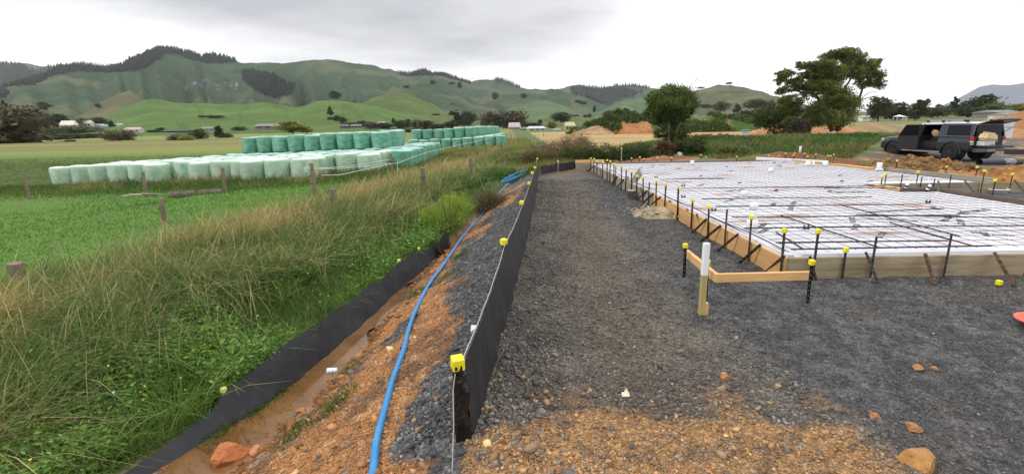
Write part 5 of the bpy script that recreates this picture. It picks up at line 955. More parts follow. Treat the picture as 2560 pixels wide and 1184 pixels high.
FT = [ # px, top, base, width, distance, kind, colour, label
 (45, 262, 372, 130, 250, 'round', 'brown', 'huge brown leafless looking tree at the left picture edge'), (8, 258, 360, 80, 300, 'round', 'dark', 'dark tree cut by the left picture edge'), (100, 272, 318, 70, 420, 'low', 'dark', 'dark spreading tree on the rise left of the white houses'), (112, 255, 275, 26, 700, 'round', 'dark', 'single round tree on the slope above the left trees'),
 (150, 283, 320, 34, 420, 'tall', 'dark', 'tall dark tree left of the white gabled house'), (165, 285, 315, 26, 430, 'conifer', 'dark', 'pointed dark tree beside the tall dark one'), (205, 294, 322, 40, 430, 'round', 'green', 'round green tree behind the white gabled house'), (250, 293, 315, 30, 470, 'round', 'dark', 'round tree behind the second white house'), (279, 300, 318, 20, 470, 'conifer', 'dark', 'pointed tree right of the white houses'), (246, 259, 270, 12, 900, 'round', 'dark', 'lone small tree on the tan spur'),
 (30, 340, 374, 70, 290, 'low', 'dark', 'dark hedge tree low at the left edge'), (120, 332, 352, 80, 330, 'low', 'dark', 'first dark hedge tree at the left field edge'), (160, 328, 350, 60, 330, 'low', 'dark', 'second dark hedge tree at the left field edge'), (205, 330, 348, 60, 330, 'low', 'dark', 'third dark hedge tree at the left field edge'), (245, 331, 345, 40, 335, 'low', 'dark', 'fourth dark hedge tree at the left field edge'), (180, 310, 335, 90, 380, 'low', 'green', 'grey green mass of trees before the white gabled house'), (178, 347, 357, 16, 250, 'low', 'green', 'small round bush standing in the left field'), (160, 351, 356, 14, 250, 'low', 'green', 'tiny flat bush left of the round field bush'),
 (303, 320, 354, 52, 260, 'low', 'brown', 'round brown tree with hanging skirt in the left field'), (385, 323, 332, 24, 400, 'low', 'dark', 'dark bush left of the long dark shed'), (402, 319, 330, 20, 420, 'round', 'dark', 'round bush behind the long dark shed'), (445, 333, 354, 40, 250, 'low', 'brown', 'pale brown willow bush left of the branching tree'), (468, 335, 354, 30, 252, 'low', 'lime', 'yellow green willow bush in the left field'), (496, 321, 350, 46, 265, 'round', 'green', 'branching green tree with visible stem in the left field'), (549, 313, 347, 28, 280, 'tall', 'dark', 'tall dark tree left of the green bales'), (566, 328, 347, 24, 280, 'low', 'green', 'lower green bush right of the tall dark tree'),
 (505, 287, 294, 14, 760, 'low', 'dark', 'left dark scrub clump on the bright hill'), (538, 286, 296, 30, 760, 'low', 'dark', 'right larger dark scrub clump on the bright hill'), (398, 259, 265, 8, 880, 'round', 'dark', 'speck of a tree on the left of the bright hill'), (550, 268, 274, 8, 860, 'round', 'dark', 'speck of a tree in the middle of the bright hill'),
 (600, 313, 326, 30, 380, 'low', 'green', 'low bushes left of the grey roofed house'), (732, 300, 332, 66, 230, 'round', 'lime', 'olive yellow willow tree just behind the upper bales'), (765, 315, 332, 30, 240, 'low', 'lime', 'smaller olive bush beside the willow tree'), (826, 264, 288, 18, 640, 'conifer', 'dark', 'lone pointed pine on the bright green hill'), (825, 291, 299, 12, 600, 'low', 'dark', 'small round bush under the lone pine'), (843, 289, 303, 18, 560, 'round', 'dark', 'round tree right below the lone pine'), (858, 293, 310, 18, 540, 'round', 'dark', 'next round tree down from the lone pine'), (839, 227, 248, 24, 900, 'round', 'dark', 'dark broad tree on the ridge above the lone pine'), (756, 258, 263, 14, 1000, 'low', 'dark', 'flat scrub on the ridge left of the broad tree'), (886, 251, 255, 10, 900, 'low', 'dark', 'tiny scrub right of the broad ridge tree'),
 (880, 303, 318, 26, 430, 'low', 'dark', 'dark tree left among the roofs behind the bales'), (905, 302, 316, 28, 440, 'round', 'dark', 'dark tree behind the small dark roof'), (928, 300, 322, 26, 430, 'low', 'brown', 'brown dark shrubbery between two roofs'), (960, 303, 322, 34, 420, 'low', 'dark', 'dark trees right of the pale roofed house'), (984, 294, 308, 14, 460, 'conifer', 'dark', 'pointed dark treetop over the hedge'), (1000, 301, 322, 34, 420, 'round', 'dark', 'broad dark tree before the pointed treetop'), (1020, 297, 320, 26, 430, 'tall', 'dark', 'dark tree at the left of the rear gap'), (1045, 299, 322, 36, 430, 'round', 'green', 'greenish tree above the gap between stacks'), (1068, 302, 322, 32, 430, 'round', 'dark', 'dark tree left of the palm like tuft'), (1095, 306, 324, 36, 420, 'low', 'dark', 'low dark trees over the far bales'), (1025, 318, 333, 30, 300, 'low', 'green', 'grey leaning shrub in the gap between stacks'), (1125, 303, 322, 30, 430, 'round', 'dark', 'dark tree before the willows'),
 (1143, 275, 318, 34, 520, 'conifer', 'dark', 'tall dark tree at the foot of the spur'), (1170, 279, 316, 40, 520, 'round', 'dark', 'broad dark tree at the foot of the spur'), (1186, 283, 302, 14, 560, 'tall', 'dark', 'slim tree right of the broad one at the foot of the spur'), (1155, 288, 300, 20, 620, 'low', 'dark', 'conifer strip on the lower spur'), (1130, 276, 289, 24, 700, 'conifer', 'dark', 'pines stepping down the lower spur'), (1210, 292, 322, 20, 440, 'tall', 'dark', 'dark slim tree left of the big bare willows'), (1232, 279, 322, 56, 330, 'round', 'brown', 'left one of the two big bare willows'), (1278, 275, 322, 70, 330, 'round', 'brown', 'right one of the two big bare willows'),
 (1083, 201, 211, 14, 1500, 'round', 'dark', 'round tree on the far grey spur crest'), (1130, 203, 212, 12, 1600, 'low', 'dark', 'pale scrub on the grey spur'), (1149, 205, 221, 14, 1500, 'tall', 'dark', 'tall dark tree on the grey spur'), (1015, 212, 219, 12, 1500, 'low', 'dark', 'scrub on the bright ridge shoulder'), (1238, 231, 250, 16, 1400, 'round', 'dark', 'dark tree alone on the middle valley slope'), (1310, 233, 247, 14, 1500, 'round', 'dark', 'bushy tree on the rounded central hill'), (1132, 258, 262, 10, 1000, 'low', 'dark', 'dark dot of scrub on the right face of the spur'), (1090, 283, 289, 16, 800, 'low', 'dark', 'scrub patch low on the spur'),
 (1403, 281, 306, 46, 500, 'round', 'dark', 'wide dark clump of trees below the central hill'), (1440, 286, 291, 16, 700, 'low', 'dark', 'left flat clump right of the wide dark trees'), (1464, 286, 294, 10, 700, 'low', 'dark', 'small bush below the central hill'), (1474, 283, 294, 10, 700, 'tall', 'dark', 'small upright tree below the central hill'), (1486, 263, 281, 10, 900, 'tall', 'dark', 'narrow dark poplar in the central valley'), (1445, 249, 257, 14, 1150, 'low', 'dark', 'scrub left on the central saddle'), (1458, 252, 262, 14, 1150, 'low', 'dark', 'scrub right on the central saddle'), (1525, 273, 292, 36, 800, 'low', 'dark', 'dark grove behind the earth mound'), (1565, 270, 288, 16, 800, 'round', 'dark', 'round dark tree behind the earth mound'), (1576, 276, 290, 20, 780, 'low', 'dark', 'low dark tree beside the round one'), (1380, 303, 322, 24, 330, 'round', 'lime', 'yellowish green tree right of the long pale sheds'), (1350, 299, 310, 10, 400, 'round', 'dark', 'small dark tree over the long pale sheds'), (1320, 304, 318, 60, 380, 'low', 'dark', 'dark hedge behind the long pale sheds'),
 (1614, 276, 296, 20, 600, 'round', 'dark', 'dark tree just left of the leaning tree crown'), (1765, 258, 270, 26, 900, 'low', 'dark', 'faded trees right of the leaning tree'), (1800, 252, 280, 36, 700, 'round', 'green', 'grey green tree below the bare hill'), (1780, 279, 296, 24, 420, 'round', 'dark', 'dark round tree above the weedy mound'), (1843, 258, 282, 26, 700, 'conifer', 'dark', 'pointed grey tree below the bare hill'), (1875, 250, 272, 36, 760, 'round', 'green', 'pale grey green trees on the foot of the bare hill'), (1895, 243, 270, 40, 700, 'low', 'dark', 'dark trees on the foot of the bare hill'), (1862, 277, 300, 36, 330, 'round', 'dark', 'dark tree over the small brown roof'), (1895, 268, 312, 50, 260, 'round', 'dark', 'tall dark tree left of the big spreading tree'), (1822, 204, 211, 12, 1850, 'low', 'green', 'tiny tree on the summit of the bare hill'), (1752, 216, 222, 14, 1900, 'low', 'dark', 'scrub on the left shoulder of the bare hill'),
 (2195, 245, 300, 46, 220, 'round', 'dark', 'dark tree touching the right of the big spreading tree'), (2235, 258, 298, 60, 240, 'round', 'dark', 'first dark tree of the right treeline'), (2215, 250, 296, 26, 300, 'conifer', 'dark', 'pointed tree in the right treeline'), (2270, 262, 298, 50, 260, 'low', 'green', 'lower green trees in the right treeline'), (2296, 248, 294, 50, 250, 'tall', 'dark', 'tall broad pointed tree of the right treeline'), (2330, 263, 293, 44, 270, 'low', 'dark', 'dark trees right of the tall pointed tree'), (2318, 246, 262, 16, 300, 'tier', 'green', 'airy thin treetop right of the tall pointed tree'), (2357, 258, 290, 40, 300, 'low', 'green', 'grey green trees in front of the mountain'), (2383, 242, 286, 26, 280, 'tier', 'dark', 'layered tall tree in front of the mountain'), (2345, 260, 270, 18, 330, 'tier', 'green', 'small layered treetop left of the taller layered tree'), (2407, 252, 284, 24, 300, 'tall', 'dark', 'pointed dark tree right of the layered tree'), (2452, 238, 278, 56, 280, 'round', 'dark', 'high domed dark tree in front of the mountain'), (2420, 262, 292, 50, 230, 'low', 'dark', 'low dark tree below the domed tree'), (2480, 253, 284, 50, 260, 'low', 'green', 'green tree right of the domed tree'), (2515, 256, 282, 40, 270, 'low', 'green', 'rounded green tree above the flat roofed house'), (2550, 257, 284, 40, 260, 'round', 'lime', 'light green tree at the right picture edge')]
for a in FT: ftree(*a)
# ---- buildings
def house(px, pb_, wpx, hpx, D, wc, rc, lab, rz=0.2, rp=.45, win=3, depth=.6, flat=False):
    D = settle(px, pb_, D); c = ony(px, pb_, D); s = D/FPX; W_ = wpx*s; H_ = hpx*s; root = empty('house', c, rz); tag(root, lab, 'house', 'houses along the valley'); d_ = W_*depth
    wm = mat('house_wall', lin(*wc), .8, var=.1, scale=.5); rm = mat('house_roof', lin(*rc), .6, var=.15, scale=1, stretch=(4, .5, 1)); wh = H_*(1-rp)
    MB().box((0, 0, wh/2-.5), (W_*.92, d_, wh+1)).build('wall', wm, root)
    mb = MB(); e = W_*.5; f = d_*.58
    if flat: mb.box((0, 0, wh+.2), (W_, d_*1.1, .4))
    else: mb.add([(-e, -f, wh-.05), (e, -f, wh-.05), (e, f, wh-.05), (-e, f, wh-.05), (-e*.86, 0, H_), (e*.86, 0, H_)], [(0, 1, 5, 4), (2, 3, 4, 5), (1, 2, 5), (3, 0, 4), (3, 2, 1, 0)])
    mb.build('roof', rm, root); gm = mat('house_glass', (.03, .035, .04), .15, var=.1)
    for k in range(win): MB().box((W_*.92*((k+.5)/win-.5), -d_/2-.03, wh*.52), (W_*.5/win, .1, wh*.42)).build('window', gm, root)
    return root
for a in [(175, 325, 32, 22, 410, (206, 200, 192), (224, 206, 196), 'white two storey house with pale pink roof between dark trees'), (220, 318, 24, 16, 430, (196, 188, 176), (190, 184, 180), 'cream house right of the white two storey house'), (105, 312, 30, 10, 430, (170, 170, 166), (176, 178, 178), 'pale low house among the trees left of the white house'), (250, 317, 20, 7, 460, (190, 190, 190), (150, 150, 152), 'small grey white house among the trees'), (270, 318, 24, 6, 460, (210, 210, 205), (170, 170, 170), 'low white house at the right end of the left village'), (300, 314, 12, 5, 480, (190, 200, 195), (180, 190, 188), 'tiny pale shed left of the pink roofed house'), (336, 331, 36, 12, 380, (196, 194, 190), (184, 158, 152), 'long white house with faded pink roof'), (445, 332, 62, 8, 360, (60, 64, 66), (58, 60, 60), 'long low dark shed on the field edge'), (522, 328, 30, 11, 340, (150, 150, 146), (124, 122, 118), 'grey house beside the tall dark tree'), (675, 322, 60, 12, 330, (122, 118, 112), (128, 122, 118), 'grey brown roofed long house left of the willow'), (862, 321, 22, 10, 400, (96, 94, 92), (92, 90, 92), 'small dark roof at the left behind the upper bales'), (891, 320, 28, 9, 400, (110, 108, 104), (112, 110, 112), 'dark grey house behind the upper bales'), (947, 318, 34, 13, 400, (140, 138, 134), (150, 146, 142), 'pale grey gabled house behind the upper bales'), (1143, 330, 18, 12, 330, (150, 144, 140), (196, 192, 190), 'pale peaked roof over the far stack'), (1215, 328, 26, 11, 330, (150, 144, 140), (206, 204, 202), 'whitish rounded roof behind the end of the far stack'), (1340, 327, 44, 11, 290, (176, 176, 184), (190, 190, 198), 'long pale shed right of the pink walled barn'), (1310, 327, 22, 9, 292, (120, 118, 122), (116, 114, 118), 'dark grey shed between the barn and the long pale shed'), (1424, 326, 26, 20, 250, (164, 160, 110), (186, 184, 132), 'yellow green roofed building at the centre'), (1445, 325, 16, 12, 252, (110, 112, 120), (96, 98, 106), 'grey lean-to beside the yellow green building'), (1391, 327, 20, 5, 300, (196, 196, 198), (150, 150, 152), 'low pale shed left of the yellow green building'), (1870, 313, 40, 14, 210, (96, 92, 86), (104, 100, 94), 'brown roofed house behind the weedy mound'), (2160, 298, 22, 9, 230, (214, 212, 208), (176, 176, 174), 'white wall seen between dark trees right of the big tree'), (2253, 296, 26, 8, 240, (180, 184, 182), (196, 200, 200), 'white house by the right treeline'), (2520, 294, 70, 12, 150, (206, 206, 204), (118, 122, 116), 'flat roofed grey house with white wall at the right edge'), (2490, 288, 84, 12, 190, (112, 114, 108), (108, 112, 104), 'wide low roofed house behind the flat roofed one')]: house(*a)
c = ony(1286, 327, 280); root = empty('barn', c, .15); tag(root, 'old barn with rusty white iron roof and pink brown walls', 'barn'); s = 280/FPX
MB().box((0, 0, 1.0), (27*s*.95, 5, 3)).build('wall', mat('barn_wall', lin(150, 122, 116), .8, var=.2, scale=1, stretch=(6, 1, 1)), root)
MB().add([(-14*s, -3, 1.9), (14*s, -3, 1.9), (14*s, 3, 1.9), (-14*s, 3, 1.9), (-13.5*s, 0, 4.6), (13.5*s, 0, 4.6)], [(0, 1, 5, 4), (2, 3, 4, 5), (1, 2, 5), (3, 0, 4), (3, 2, 1, 0)]).build('roof', mat('iron_roof', lin(206, 202, 206), .5, var=.3, scale=.8, stretch=(8, .3, 1), col2=lin(140, 126, 124)), root)
# white satellite-like shade over by the right treeline
c = ony(2255, 300, 170); root = empty('marquee', c); tag(root, 'small white peaked marquee in front of the right treeline', 'marquee'); MB().add([(-1.8, 0, 1.2), (1.8, 0, 1.0), (1.8, 2, 1.0), (-1.8, 2, 1.2), (-.4, 1.0, 1.8)], [(0, 1, 4), (1, 2, 4), (2, 3, 4), (3, 0, 4), (3, 2, 1, 0)]).build('roof', whitep, root)
for q in ((-1.6, .2), (1.6, .2), (-1.6, 1.8), (1.6, 1.8)): MB().tube([(q[0], q[1], -.3), (q[0], q[1], 1.1)], .06, 6).build('pole', white, root)
# cows
cowm = mat('cow_hide', lin(34, 32, 32), .8, scale=1.3, col2=lin(220, 218, 212), thr=(.52, .56), detail=1)
def cow(px, py, D, rz, lab):
    c = ony(px, py, D); g = c.z; root = MB(); mb = root
    prof_ = [(-1.15, .0, 1.15, .05), (-1.05, 0, 1.1, .26), (-.7, 0, 1.02, .36), (0, 0, .98, .40), (.6, 0, 1.0, .36), (.9, 0, 1.1, .26), (1.15, 0, 1.22, .17), (1.45, 0, 1.2, .14), (1.68, 0, 1.02, .10), (1.78, 0, .95, .05)]
    mb.tube([p[:3] for p in prof_], [p[3] for p in prof_], 10)
    for lx, ly in ((-.85, -.2), (-.85, .2), (.68, -.18), (.68, .18)): mb.tube([(lx, ly, .95), (lx+(.08 if lx < 0 else 0), ly, .55), (lx-(.04 if lx < 0 else 0), ly, .3), (lx, ly, 0)], [.14, .09, .055, .06], 7)
    o = mb.build('cow', cowm, smooth=True); o.location = c; o.rotation_euler = (0, 0, rz); tag(o, lab, 'cow', 'cows grazing in the left field')
cow(489, 358, 215, .2, 'left cow of the small herd in the left field'); cow(497, 358, 218, 2.9, 'middle cow of the small herd in the left field'); cow(505, 358, 214, .4, 'right cow of the small herd in the left field')
# power poles
for (px, pt, pb_, D, lab) in [(1231, 305, 325, 250, 'thin power pole left of the barn'), (1327, 303, 325, 260, 'thin power pole behind the long pale shed'), (1044, 302, 330, 240, 'thin power pole over the gap between stacks')]:
    B_ = ony(px, pb_, D); T_ = ony(px, pt, D); root = empty('power_pole', B_); tag(root, lab, 'pole'); d = T_-B_; MB().tube([(0, 0, -1), d], .12, 6).build('pole', postm, root); MB().box(d-Vector((0, 0, .3)), (1.6, .1, .12)).build('crossarm', postm, root)
# ================================================================ EARTH HEAPS, STONES, PICKUP, HAZE
def heap(name, c, rx, ry, h_, col1, col2, label, seed, rough=.35, nseg=90, rot=0.0, cat='earth heap', lump=2.2, grassy=None):
    u = np.linspace(-1, 1, nseg); A, B = np.meshgrid(u, u); rr_ = np.sqrt(A**2+B**2); edge = 1+.25*(fbm(np.arctan2(B, A)*1.3+5, np.zeros_like(A)+seed, seed)-.5)*2
    X = A*rx*edge; Y = B*ry*edge; cx_, cy_ = c.x, c.y; cr, sr = math.cos(rot), math.sin(rot); GX = cx_+X*cr-Y*sr; GY = cy_+X*sr+Y*cr
    prof_ = np.clip(1-rr_, 0, 1)**.8; n_ = fbm(GX*lump, GY*lump, seed+5, 5, .6)
    Z = prof_*h_*(1-rough+2*rough*n_)+rough*.5*h_*(np.abs(fbm(GX*lump*2.3, GY*lump*2.3, seed+9, 3)-.5)*2)*sst(prof_, 0, .15)-.05*(rr_ > .97)-.12*sst(rr_, .95, 1.05)
    g = ground_z(GX.ravel(), GY.ravel(), False).reshape(X.shape); V = np.stack([GX, GY, g+Z], -1).reshape(-1, 3); keep = rr_ < 1.08
    idx = np.arange(nseg*nseg).reshape(nseg, nseg); F = np.stack([idx[:-1, :-1], idx[:-1, 1:], idx[1:, 1:], idx[1:, :-1]], -1); k = keep[:-1, :-1] & keep[1:, 1:]; F = F[k].reshape(-1, 4)
    t = sst(fbm(GX*1.7*lump/2, GY*1.7*lump/2, seed+3).ravel(), .35, .65); col = cmix(lin(*col1), lin(*col2), t)
    if grassy: gt = sst(fbm(GX*grassy[1], GY*grassy[1], seed+13).ravel(), grassy[2], grassy[2]+.1)[:, None]; col = col*(1-gt)+np.array(lin(*grassy[0]))*gt
    col = col*(.75+.5*fbm(GX*6, GY*6, seed+4).ravel())[:, None]
    o = link(name, npmesh(name, V, F, col, True), stonem2); 
    return tag(o, label, cat), V, F
stonem2 = attrmat('earth', .9, .2, var=.3, vscale=6, bump=.6, bscale=9)
o, V, F = heap('sand_heap', onz(1652, 536, 0), .62, .55, .13, (168, 154, 126), (138, 126, 104), 'flat heap of pale sandy mortar against the left formwork', 3, .55, 110, .5, lump=9)
HP = [('clay_heap', onz(2330, 428, 0)+Vector((.2, .3, 0)), 2.9, 1.1, .66, (138, 104, 68), (98, 76, 54), 'lumpy brown clay clods heaped in front of the pickup', 8, .5, .0, 'earth heap', 3.0, None),
 ('clay_heap', Vector((15.2, 13.9, 0)), 2.9, 1.5, .75, (166, 120, 70), (132, 94, 56), 'orange clay heap behind the long grey board at the right', 12, .35, -.1, 'earth heap', 2.2, None),
 ('clay_heap', Vector((7.3, 21.6, 0)), 5.2, 2.4, .62, (124, 82, 58), (146, 106, 76), 'long low reddish earth bank behind the slab', 21, .3, .12, 'earth bank', 1.6, ((92, 102, 56), .9, .60)),
 ('clay_heap', Vector((12.6, 22.6, 0)), 5.6, 2.2, .66, (128, 88, 62), (112, 76, 54), 'higher reddish earth bank behind the right part of the slab', 23, .25, .2, 'earth bank', 1.4, ((86, 102, 52), .8, .56)),
 ('clay_heap', Vector((17.2, 21.0, 0)), 3.6, 2.0, .12, (112, 104, 96), (98, 92, 86), 'grey gravel mound left in front of the pickup', 27, .25, .1, 'gravel heap', 2, None),
 ('clay_heap', ony(1560, 322, 120), 13, 8, 5.0, (176, 122, 80), (150, 106, 70), 'big orange earth mound with green weeds left of the leaning tree', 31, .3, 0, 'earth mound', .5, ((62, 84, 40), .22, .47)),
 ('clay_heap', ony(1800, 318, 125), 15, 8, 4.2, (150, 112, 76), (120, 98, 66), 'weed covered earth mound right of the leaning tree', 33, .3, 0, 'earth mound', .5, ((66, 92, 42), .2, .40)),
 ('clay_heap', ony(2010, 330, 70), 9, 5, 2.6, (184, 138, 98), (160, 118, 82), 'smooth tan clay heap at the left foot of the big tree', 35, .15, 0, 'earth mound', .6, None),
 ('clay_heap', ony(1490, 335, 115), 6, 5, 1.8, (176, 146, 112), (150, 120, 90), 'tan rubble heap beside the yellow green building', 37, .4, 0, 'earth mound', 1, None),
 ('clay_heap', ony(2180, 335, 75), 10, 6, 1.6, (150, 128, 92), (132, 118, 84), 'dry tan earth rise between the big tree and the pickup', 39, .2, 0, 'earth mound', .6, None),
 ('clay_heap', ony(2580, 370, 45), 9, 6, 2.9, (168, 124, 84), (148, 108, 72), 'tan clay heap behind the tailgate at the right edge', 41, .18, 0, 'earth mound', .6, None)]
heaps = []
for (nm, c, rx, ry, h_, c1, c2, lab, sd_, rg_, rot, cat, lp, gr_) in HP: heaps.append(heap(nm, c, rx, ry, h_, c1, c2, lab, sd_, rg_, 100, rot, cat, lp, gr_))
# weeds on mounds
def tufts_on(hp, n, size, c1, c2, name, label, thr=None):
    o, V, F = hp; P_ = V[rng.integers(0, len(V), n)]+rng.normal(0, .25, (n, 3))*np.array([1, 1, .2]); nd = rng.normal(0, .7, (n, 3))+np.array([0, 0, .9])
    nn_ = fbm(P_[:, 0]*.22, P_[:, 1]*.22, 77); ok = nn_ > .46; P_ = P_[ok]; nd = nd[ok]; n = len(P_); VV, FF, CC = leaves('t', P_, nd, rng.uniform(.6, 1.3, n)*size, jit(cmix(c1, c2, rng.random(n))), asp=.45); tag(link(name, npmesh(name, VV, FF, CC), leafm), label, 'weeds', kind='stuff')
tufts_on(heaps[5], 16000, .75, lin(44, 62, 30), lin(84, 104, 48), 'mound_weeds', 'dark green weeds over the orange mound'); tufts_on(heaps[6], 18000, .75, lin(50, 70, 32), lin(96, 116, 54), 'mound_weeds', 'green weeds over the mound right of the leaning tree')
# ---- loose stones
ico = [(-.52, 0, .85), (.52, 0, .85), (-.52, 0, -.85), (.52, 0, -.85), (0, .85, .52), (0, .85, -.52), (0, -.85, .52), (0, -.85, -.52), (.85, .52, 0), (-.85, .52, 0), (.85, -.52, 0), (-.85, -.52, 0)]
icf = np.array([(0, 4, 1), (0, 9, 4), (9, 5, 4), (4, 5, 8), (4, 8, 1), (8, 10, 1), (8, 3, 10), (5, 3, 8), (5, 2, 3), (2, 7, 3), (7, 10, 3), (7, 6, 10), (7, 11, 6), (11, 0, 6), (0, 1, 6), (6, 1, 10), (9, 0, 11), (9, 11, 2), (9, 2, 5), (7, 2, 11)])
ico = np.array(ico)
def scatter(name, x, y, z, s, col, label, flat=.55, mt=None, cat='stones', el=.3):
    n = len(x); T = (ico[None]*(1+rng.normal(0, .24, (n, 12, 1)))+rng.normal(0, .14, (n, 12, 3)))*np.stack([rng.uniform(.7, 1.4, n), rng.uniform(.6, 1.1, n), rng.uniform(flat*.7, flat*1.3, n)], 1)[:, None]
    a = rng.uniform(0, 6.28, n); b = rng.normal(0, .35, n); ca, sa, cb, sb = np.cos(a)[:, None], np.sin(a)[:, None], np.cos(b)[:, None], np.sin(b)[:, None]
    X, Y, Z = T[..., 0], T[..., 1], T[..., 2]; X, Z = X*cb+Z*sb, -X*sb+Z*cb; X, Y = X*ca-Y*sa, X*sa+Y*ca
    V = np.stack([X, Y, Z], -1)*s[:, None, None]*.5+np.stack([x, y, z+s*.12], 1)[:, None]; F = (icf[None]+(np.arange(n)*12)[:, None, None]).reshape(-1, 3)
    o = link(name, npmesh(name, V.reshape(-1, 3), F, np.repeat(col, 12, 0)), mt or stonem); tag(o, label, cat, kind='stuff'); return o
def basecol(x, y):
    c = ground_col(x, y); return c
x, y, r = polar(230000, 1.7, 15, -22, 56, (0, 0)); fx = fxf(y); t = (fx-x)/np.maximum(fx-cef(y), .2); onslab = (x > 2.9) & (y > 4.97) & (y < 18)
ok = (t < 1.0) & ~onslab & (y > 1.3); x, y, r, t, fx = x[ok], y[ok], r[ok], t[ok], fx[ok]; z = ground_z(x, y); c = basecol(x, y); isclay = (c[:, 0] > c[:, 2]*2.2)
emb = t > 0; s = np.exp(rng.normal(math.log(.011), .42, len(x))); s = np.where(emb & ~isclay, s*1.75, s); s = np.where(x > 1.9, s*.72, s); s = np.where((x < fx+.5) & ~emb, s*1.3, s); s = np.where(isclay, s*.8, s*.88); s = np.maximum(s, r*.0022)
c = c*np.exp(rng.normal(0, .34, len(x)))[:, None]*rng.uniform(.94, 1.06, (len(x), 3)); lite = rng.random(len(x)) < np.where(x > 1.9, .03, .08); c[lite] = np.array(lin(150, 148, 142))*rng.uniform(.6, 1.1, (lite.sum(), 1))
scatter('gravel', x, y, z, s, np.clip(c, 0, .8), 'crushed grey and brown gravel covering track, platform and slope')
# bigger stones
x, y, r = polar(7500, 1.9, 14, -30, 40, (0, 0)); fx = fxf(y); t = (fx-x)/np.maximum(fx-cef(y), .2); ok = (t < 1.25) & ~((x > 2.8) & (y > 4.9)) & (y > 1.5); keep = ok & ((rng.random(len(x)) < np.where(t > 0, .55, np.where(x < fx+.55, .5, .12))) | ((y < 2.9) & (x < 1.9) & (t < 0) & (rng.random(len(x)) < .13)))
x, y, r, fx, t = x[keep], y[keep], r[keep], fx[keep], t[keep]; z = ground_z(x, y); s = np.exp(rng.normal(math.log(.026), .42, len(x))); s = np.where(x > 1.9, s*.6, s)
c = basecol(x, y)*np.exp(rng.normal(.15, .3, len(x)))[:, None]; gy = rng.random(len(x)) < .4; c[gy] = cmix(lin(84, 80, 74), lin(134, 126, 114), rng.random(gy.sum())); 
fr_ = (rng.random(len(x)) < .35) & (y < 3.1); c[fr_] = cmix(lin(140, 104, 66), lin(178, 142, 98), rng.random(fr_.sum()))
scatter('stones', x, y, z, s, np.clip(c, 0, .8), 'larger broken stones along the fence and on the clay', .7)
# clay crumbs on the lower slope
x, y, r = polar(60000, 1.8, 9, -40, 5, (0, 0)); fx = fxf(y); t = (fx-x)/np.maximum(fx-cef(y), .2); ok = (t > .15) & (t < 1.12) & (y > 1.2); x, y, r = x[ok], y[ok], r[ok]; c = basecol(x, y); k = (c[:, 0] > c[:, 2]*2.0); x, y, r, c = x[k], y[k], r[k], c[k]; z = ground_z(x, y)
scatter('clay_crumbs', x, y, z, np.exp(rng.normal(math.log(.011), .4, len(x))), np.clip(c*np.exp(rng.normal(.08, .25, len(x)))[:, None], 0, .8), 'loose orange clay crumbs on the slope down to the ditch', .8, cat='crumbs')
n = 900; y = rng.uniform(1.6, 10.5, n); x = cef(y)+rng.normal(-.02, .10, n)+.12*np.sin(y*3.1); k = fbm(x*2, y*2, 171) > .42; x, y = x[k], y[k]; z = ground_z(x, y)
scatter('mud_clods', x, y, z, np.exp(rng.normal(math.log(.034), .5, len(x))), jit(cmix(lin(126, 82, 48), lin(178, 124, 78), rng.random(len(x)))), 'orange clay clods and mud along the edge of the ditch water', .7, stonem2, 'clods')
# clods on the clay heaps
for hp, n, sz, c1, c2, nm in ((heaps[0], 1700, .075, (118, 90, 60), (160, 124, 80), 'brown clods lying over the clay heap before the pickup'), (heaps[1], 700, .085, (150, 108, 64), (186, 142, 90), 'orange clods on the heap at the right')):
    o, V, F = hp; P_ = V[rng.integers(0, len(V), n)]; scatter('clay_clods', P_[:, 0], P_[:, 1], P_[:, 2]-.02, np.exp(rng.normal(math.log(sz), .45, n)), jit(cmix(lin(*c1), lin(*c2), rng.random(n))), nm, .75, stonem2, 'clods')
p = onz(1652, 536, 0); n = 500; scatter('mortar_lumps', rng.normal(p.x, .28, n), rng.normal(p.y, .25, n), np.full(n, .03)+rng.uniform(0, .06, n), np.exp(rng.normal(math.log(.03), .4, n)), jit(cmix(lin(150, 138, 112), lin(186, 174, 146), rng.random(n))), 'crumbly lumps on the sandy mortar heap', .7, stonem2, 'lumps')
# single rocks
def rock(px, py, s, col, lab, col2=None):
    p = hit(px, py); bm = bmesh.new(); bmesh.ops.create_icosphere(bm, subdivisions=3, radius=1)
    sd_ = (px*7+py) % 97
    for v in bm.verts:
        n_ = v.co.copy(); d = 1+.30*(float(vnoise(n_.x*1.5+sd_, n_.y*1.5+n_.z*2.1))-.5)+.16*(float(vnoise(n_.x*4+sd_, n_.z*4+n_.y*3))-.5); v.co = Vector((n_.x*1.1, n_.y*.85, n_.z*.68))*d
    for k in range(7):
        nv = Vector((math.sin(sd_+k*2.1), math.cos(sd_*1.3+k*1.7), math.sin(k*1.1+sd_)*.8)).normalized(); bmesh.ops.bisect_plane(bm, geom=bm.verts[:]+bm.edges[:]+bm.faces[:], plane_co=nv*.62, plane_no=nv, clear_outer=True)
        bmesh.ops.holes_fill(bm, edges=[e for e in bm.edges if len(e.link_faces) == 1], sides=0)
    me = bpy.data.meshes.new('rock'); bm.to_mesh(me); bm.free(); o = link('rock', me, mat('rock_face', lin(*col), .85, var=.3, scale=1.6, bump=.9, bscale=5, col2=lin(*(col2 or tuple(min(255, int(c*1.3)) for c in col))))); o.scale = (s/2,)*3; o.location = p+Vector((0, 0, s*.14)); o.rotation_euler = (0, 0, px); tag(o, lab, 'rock', 'single rocks on the ground')
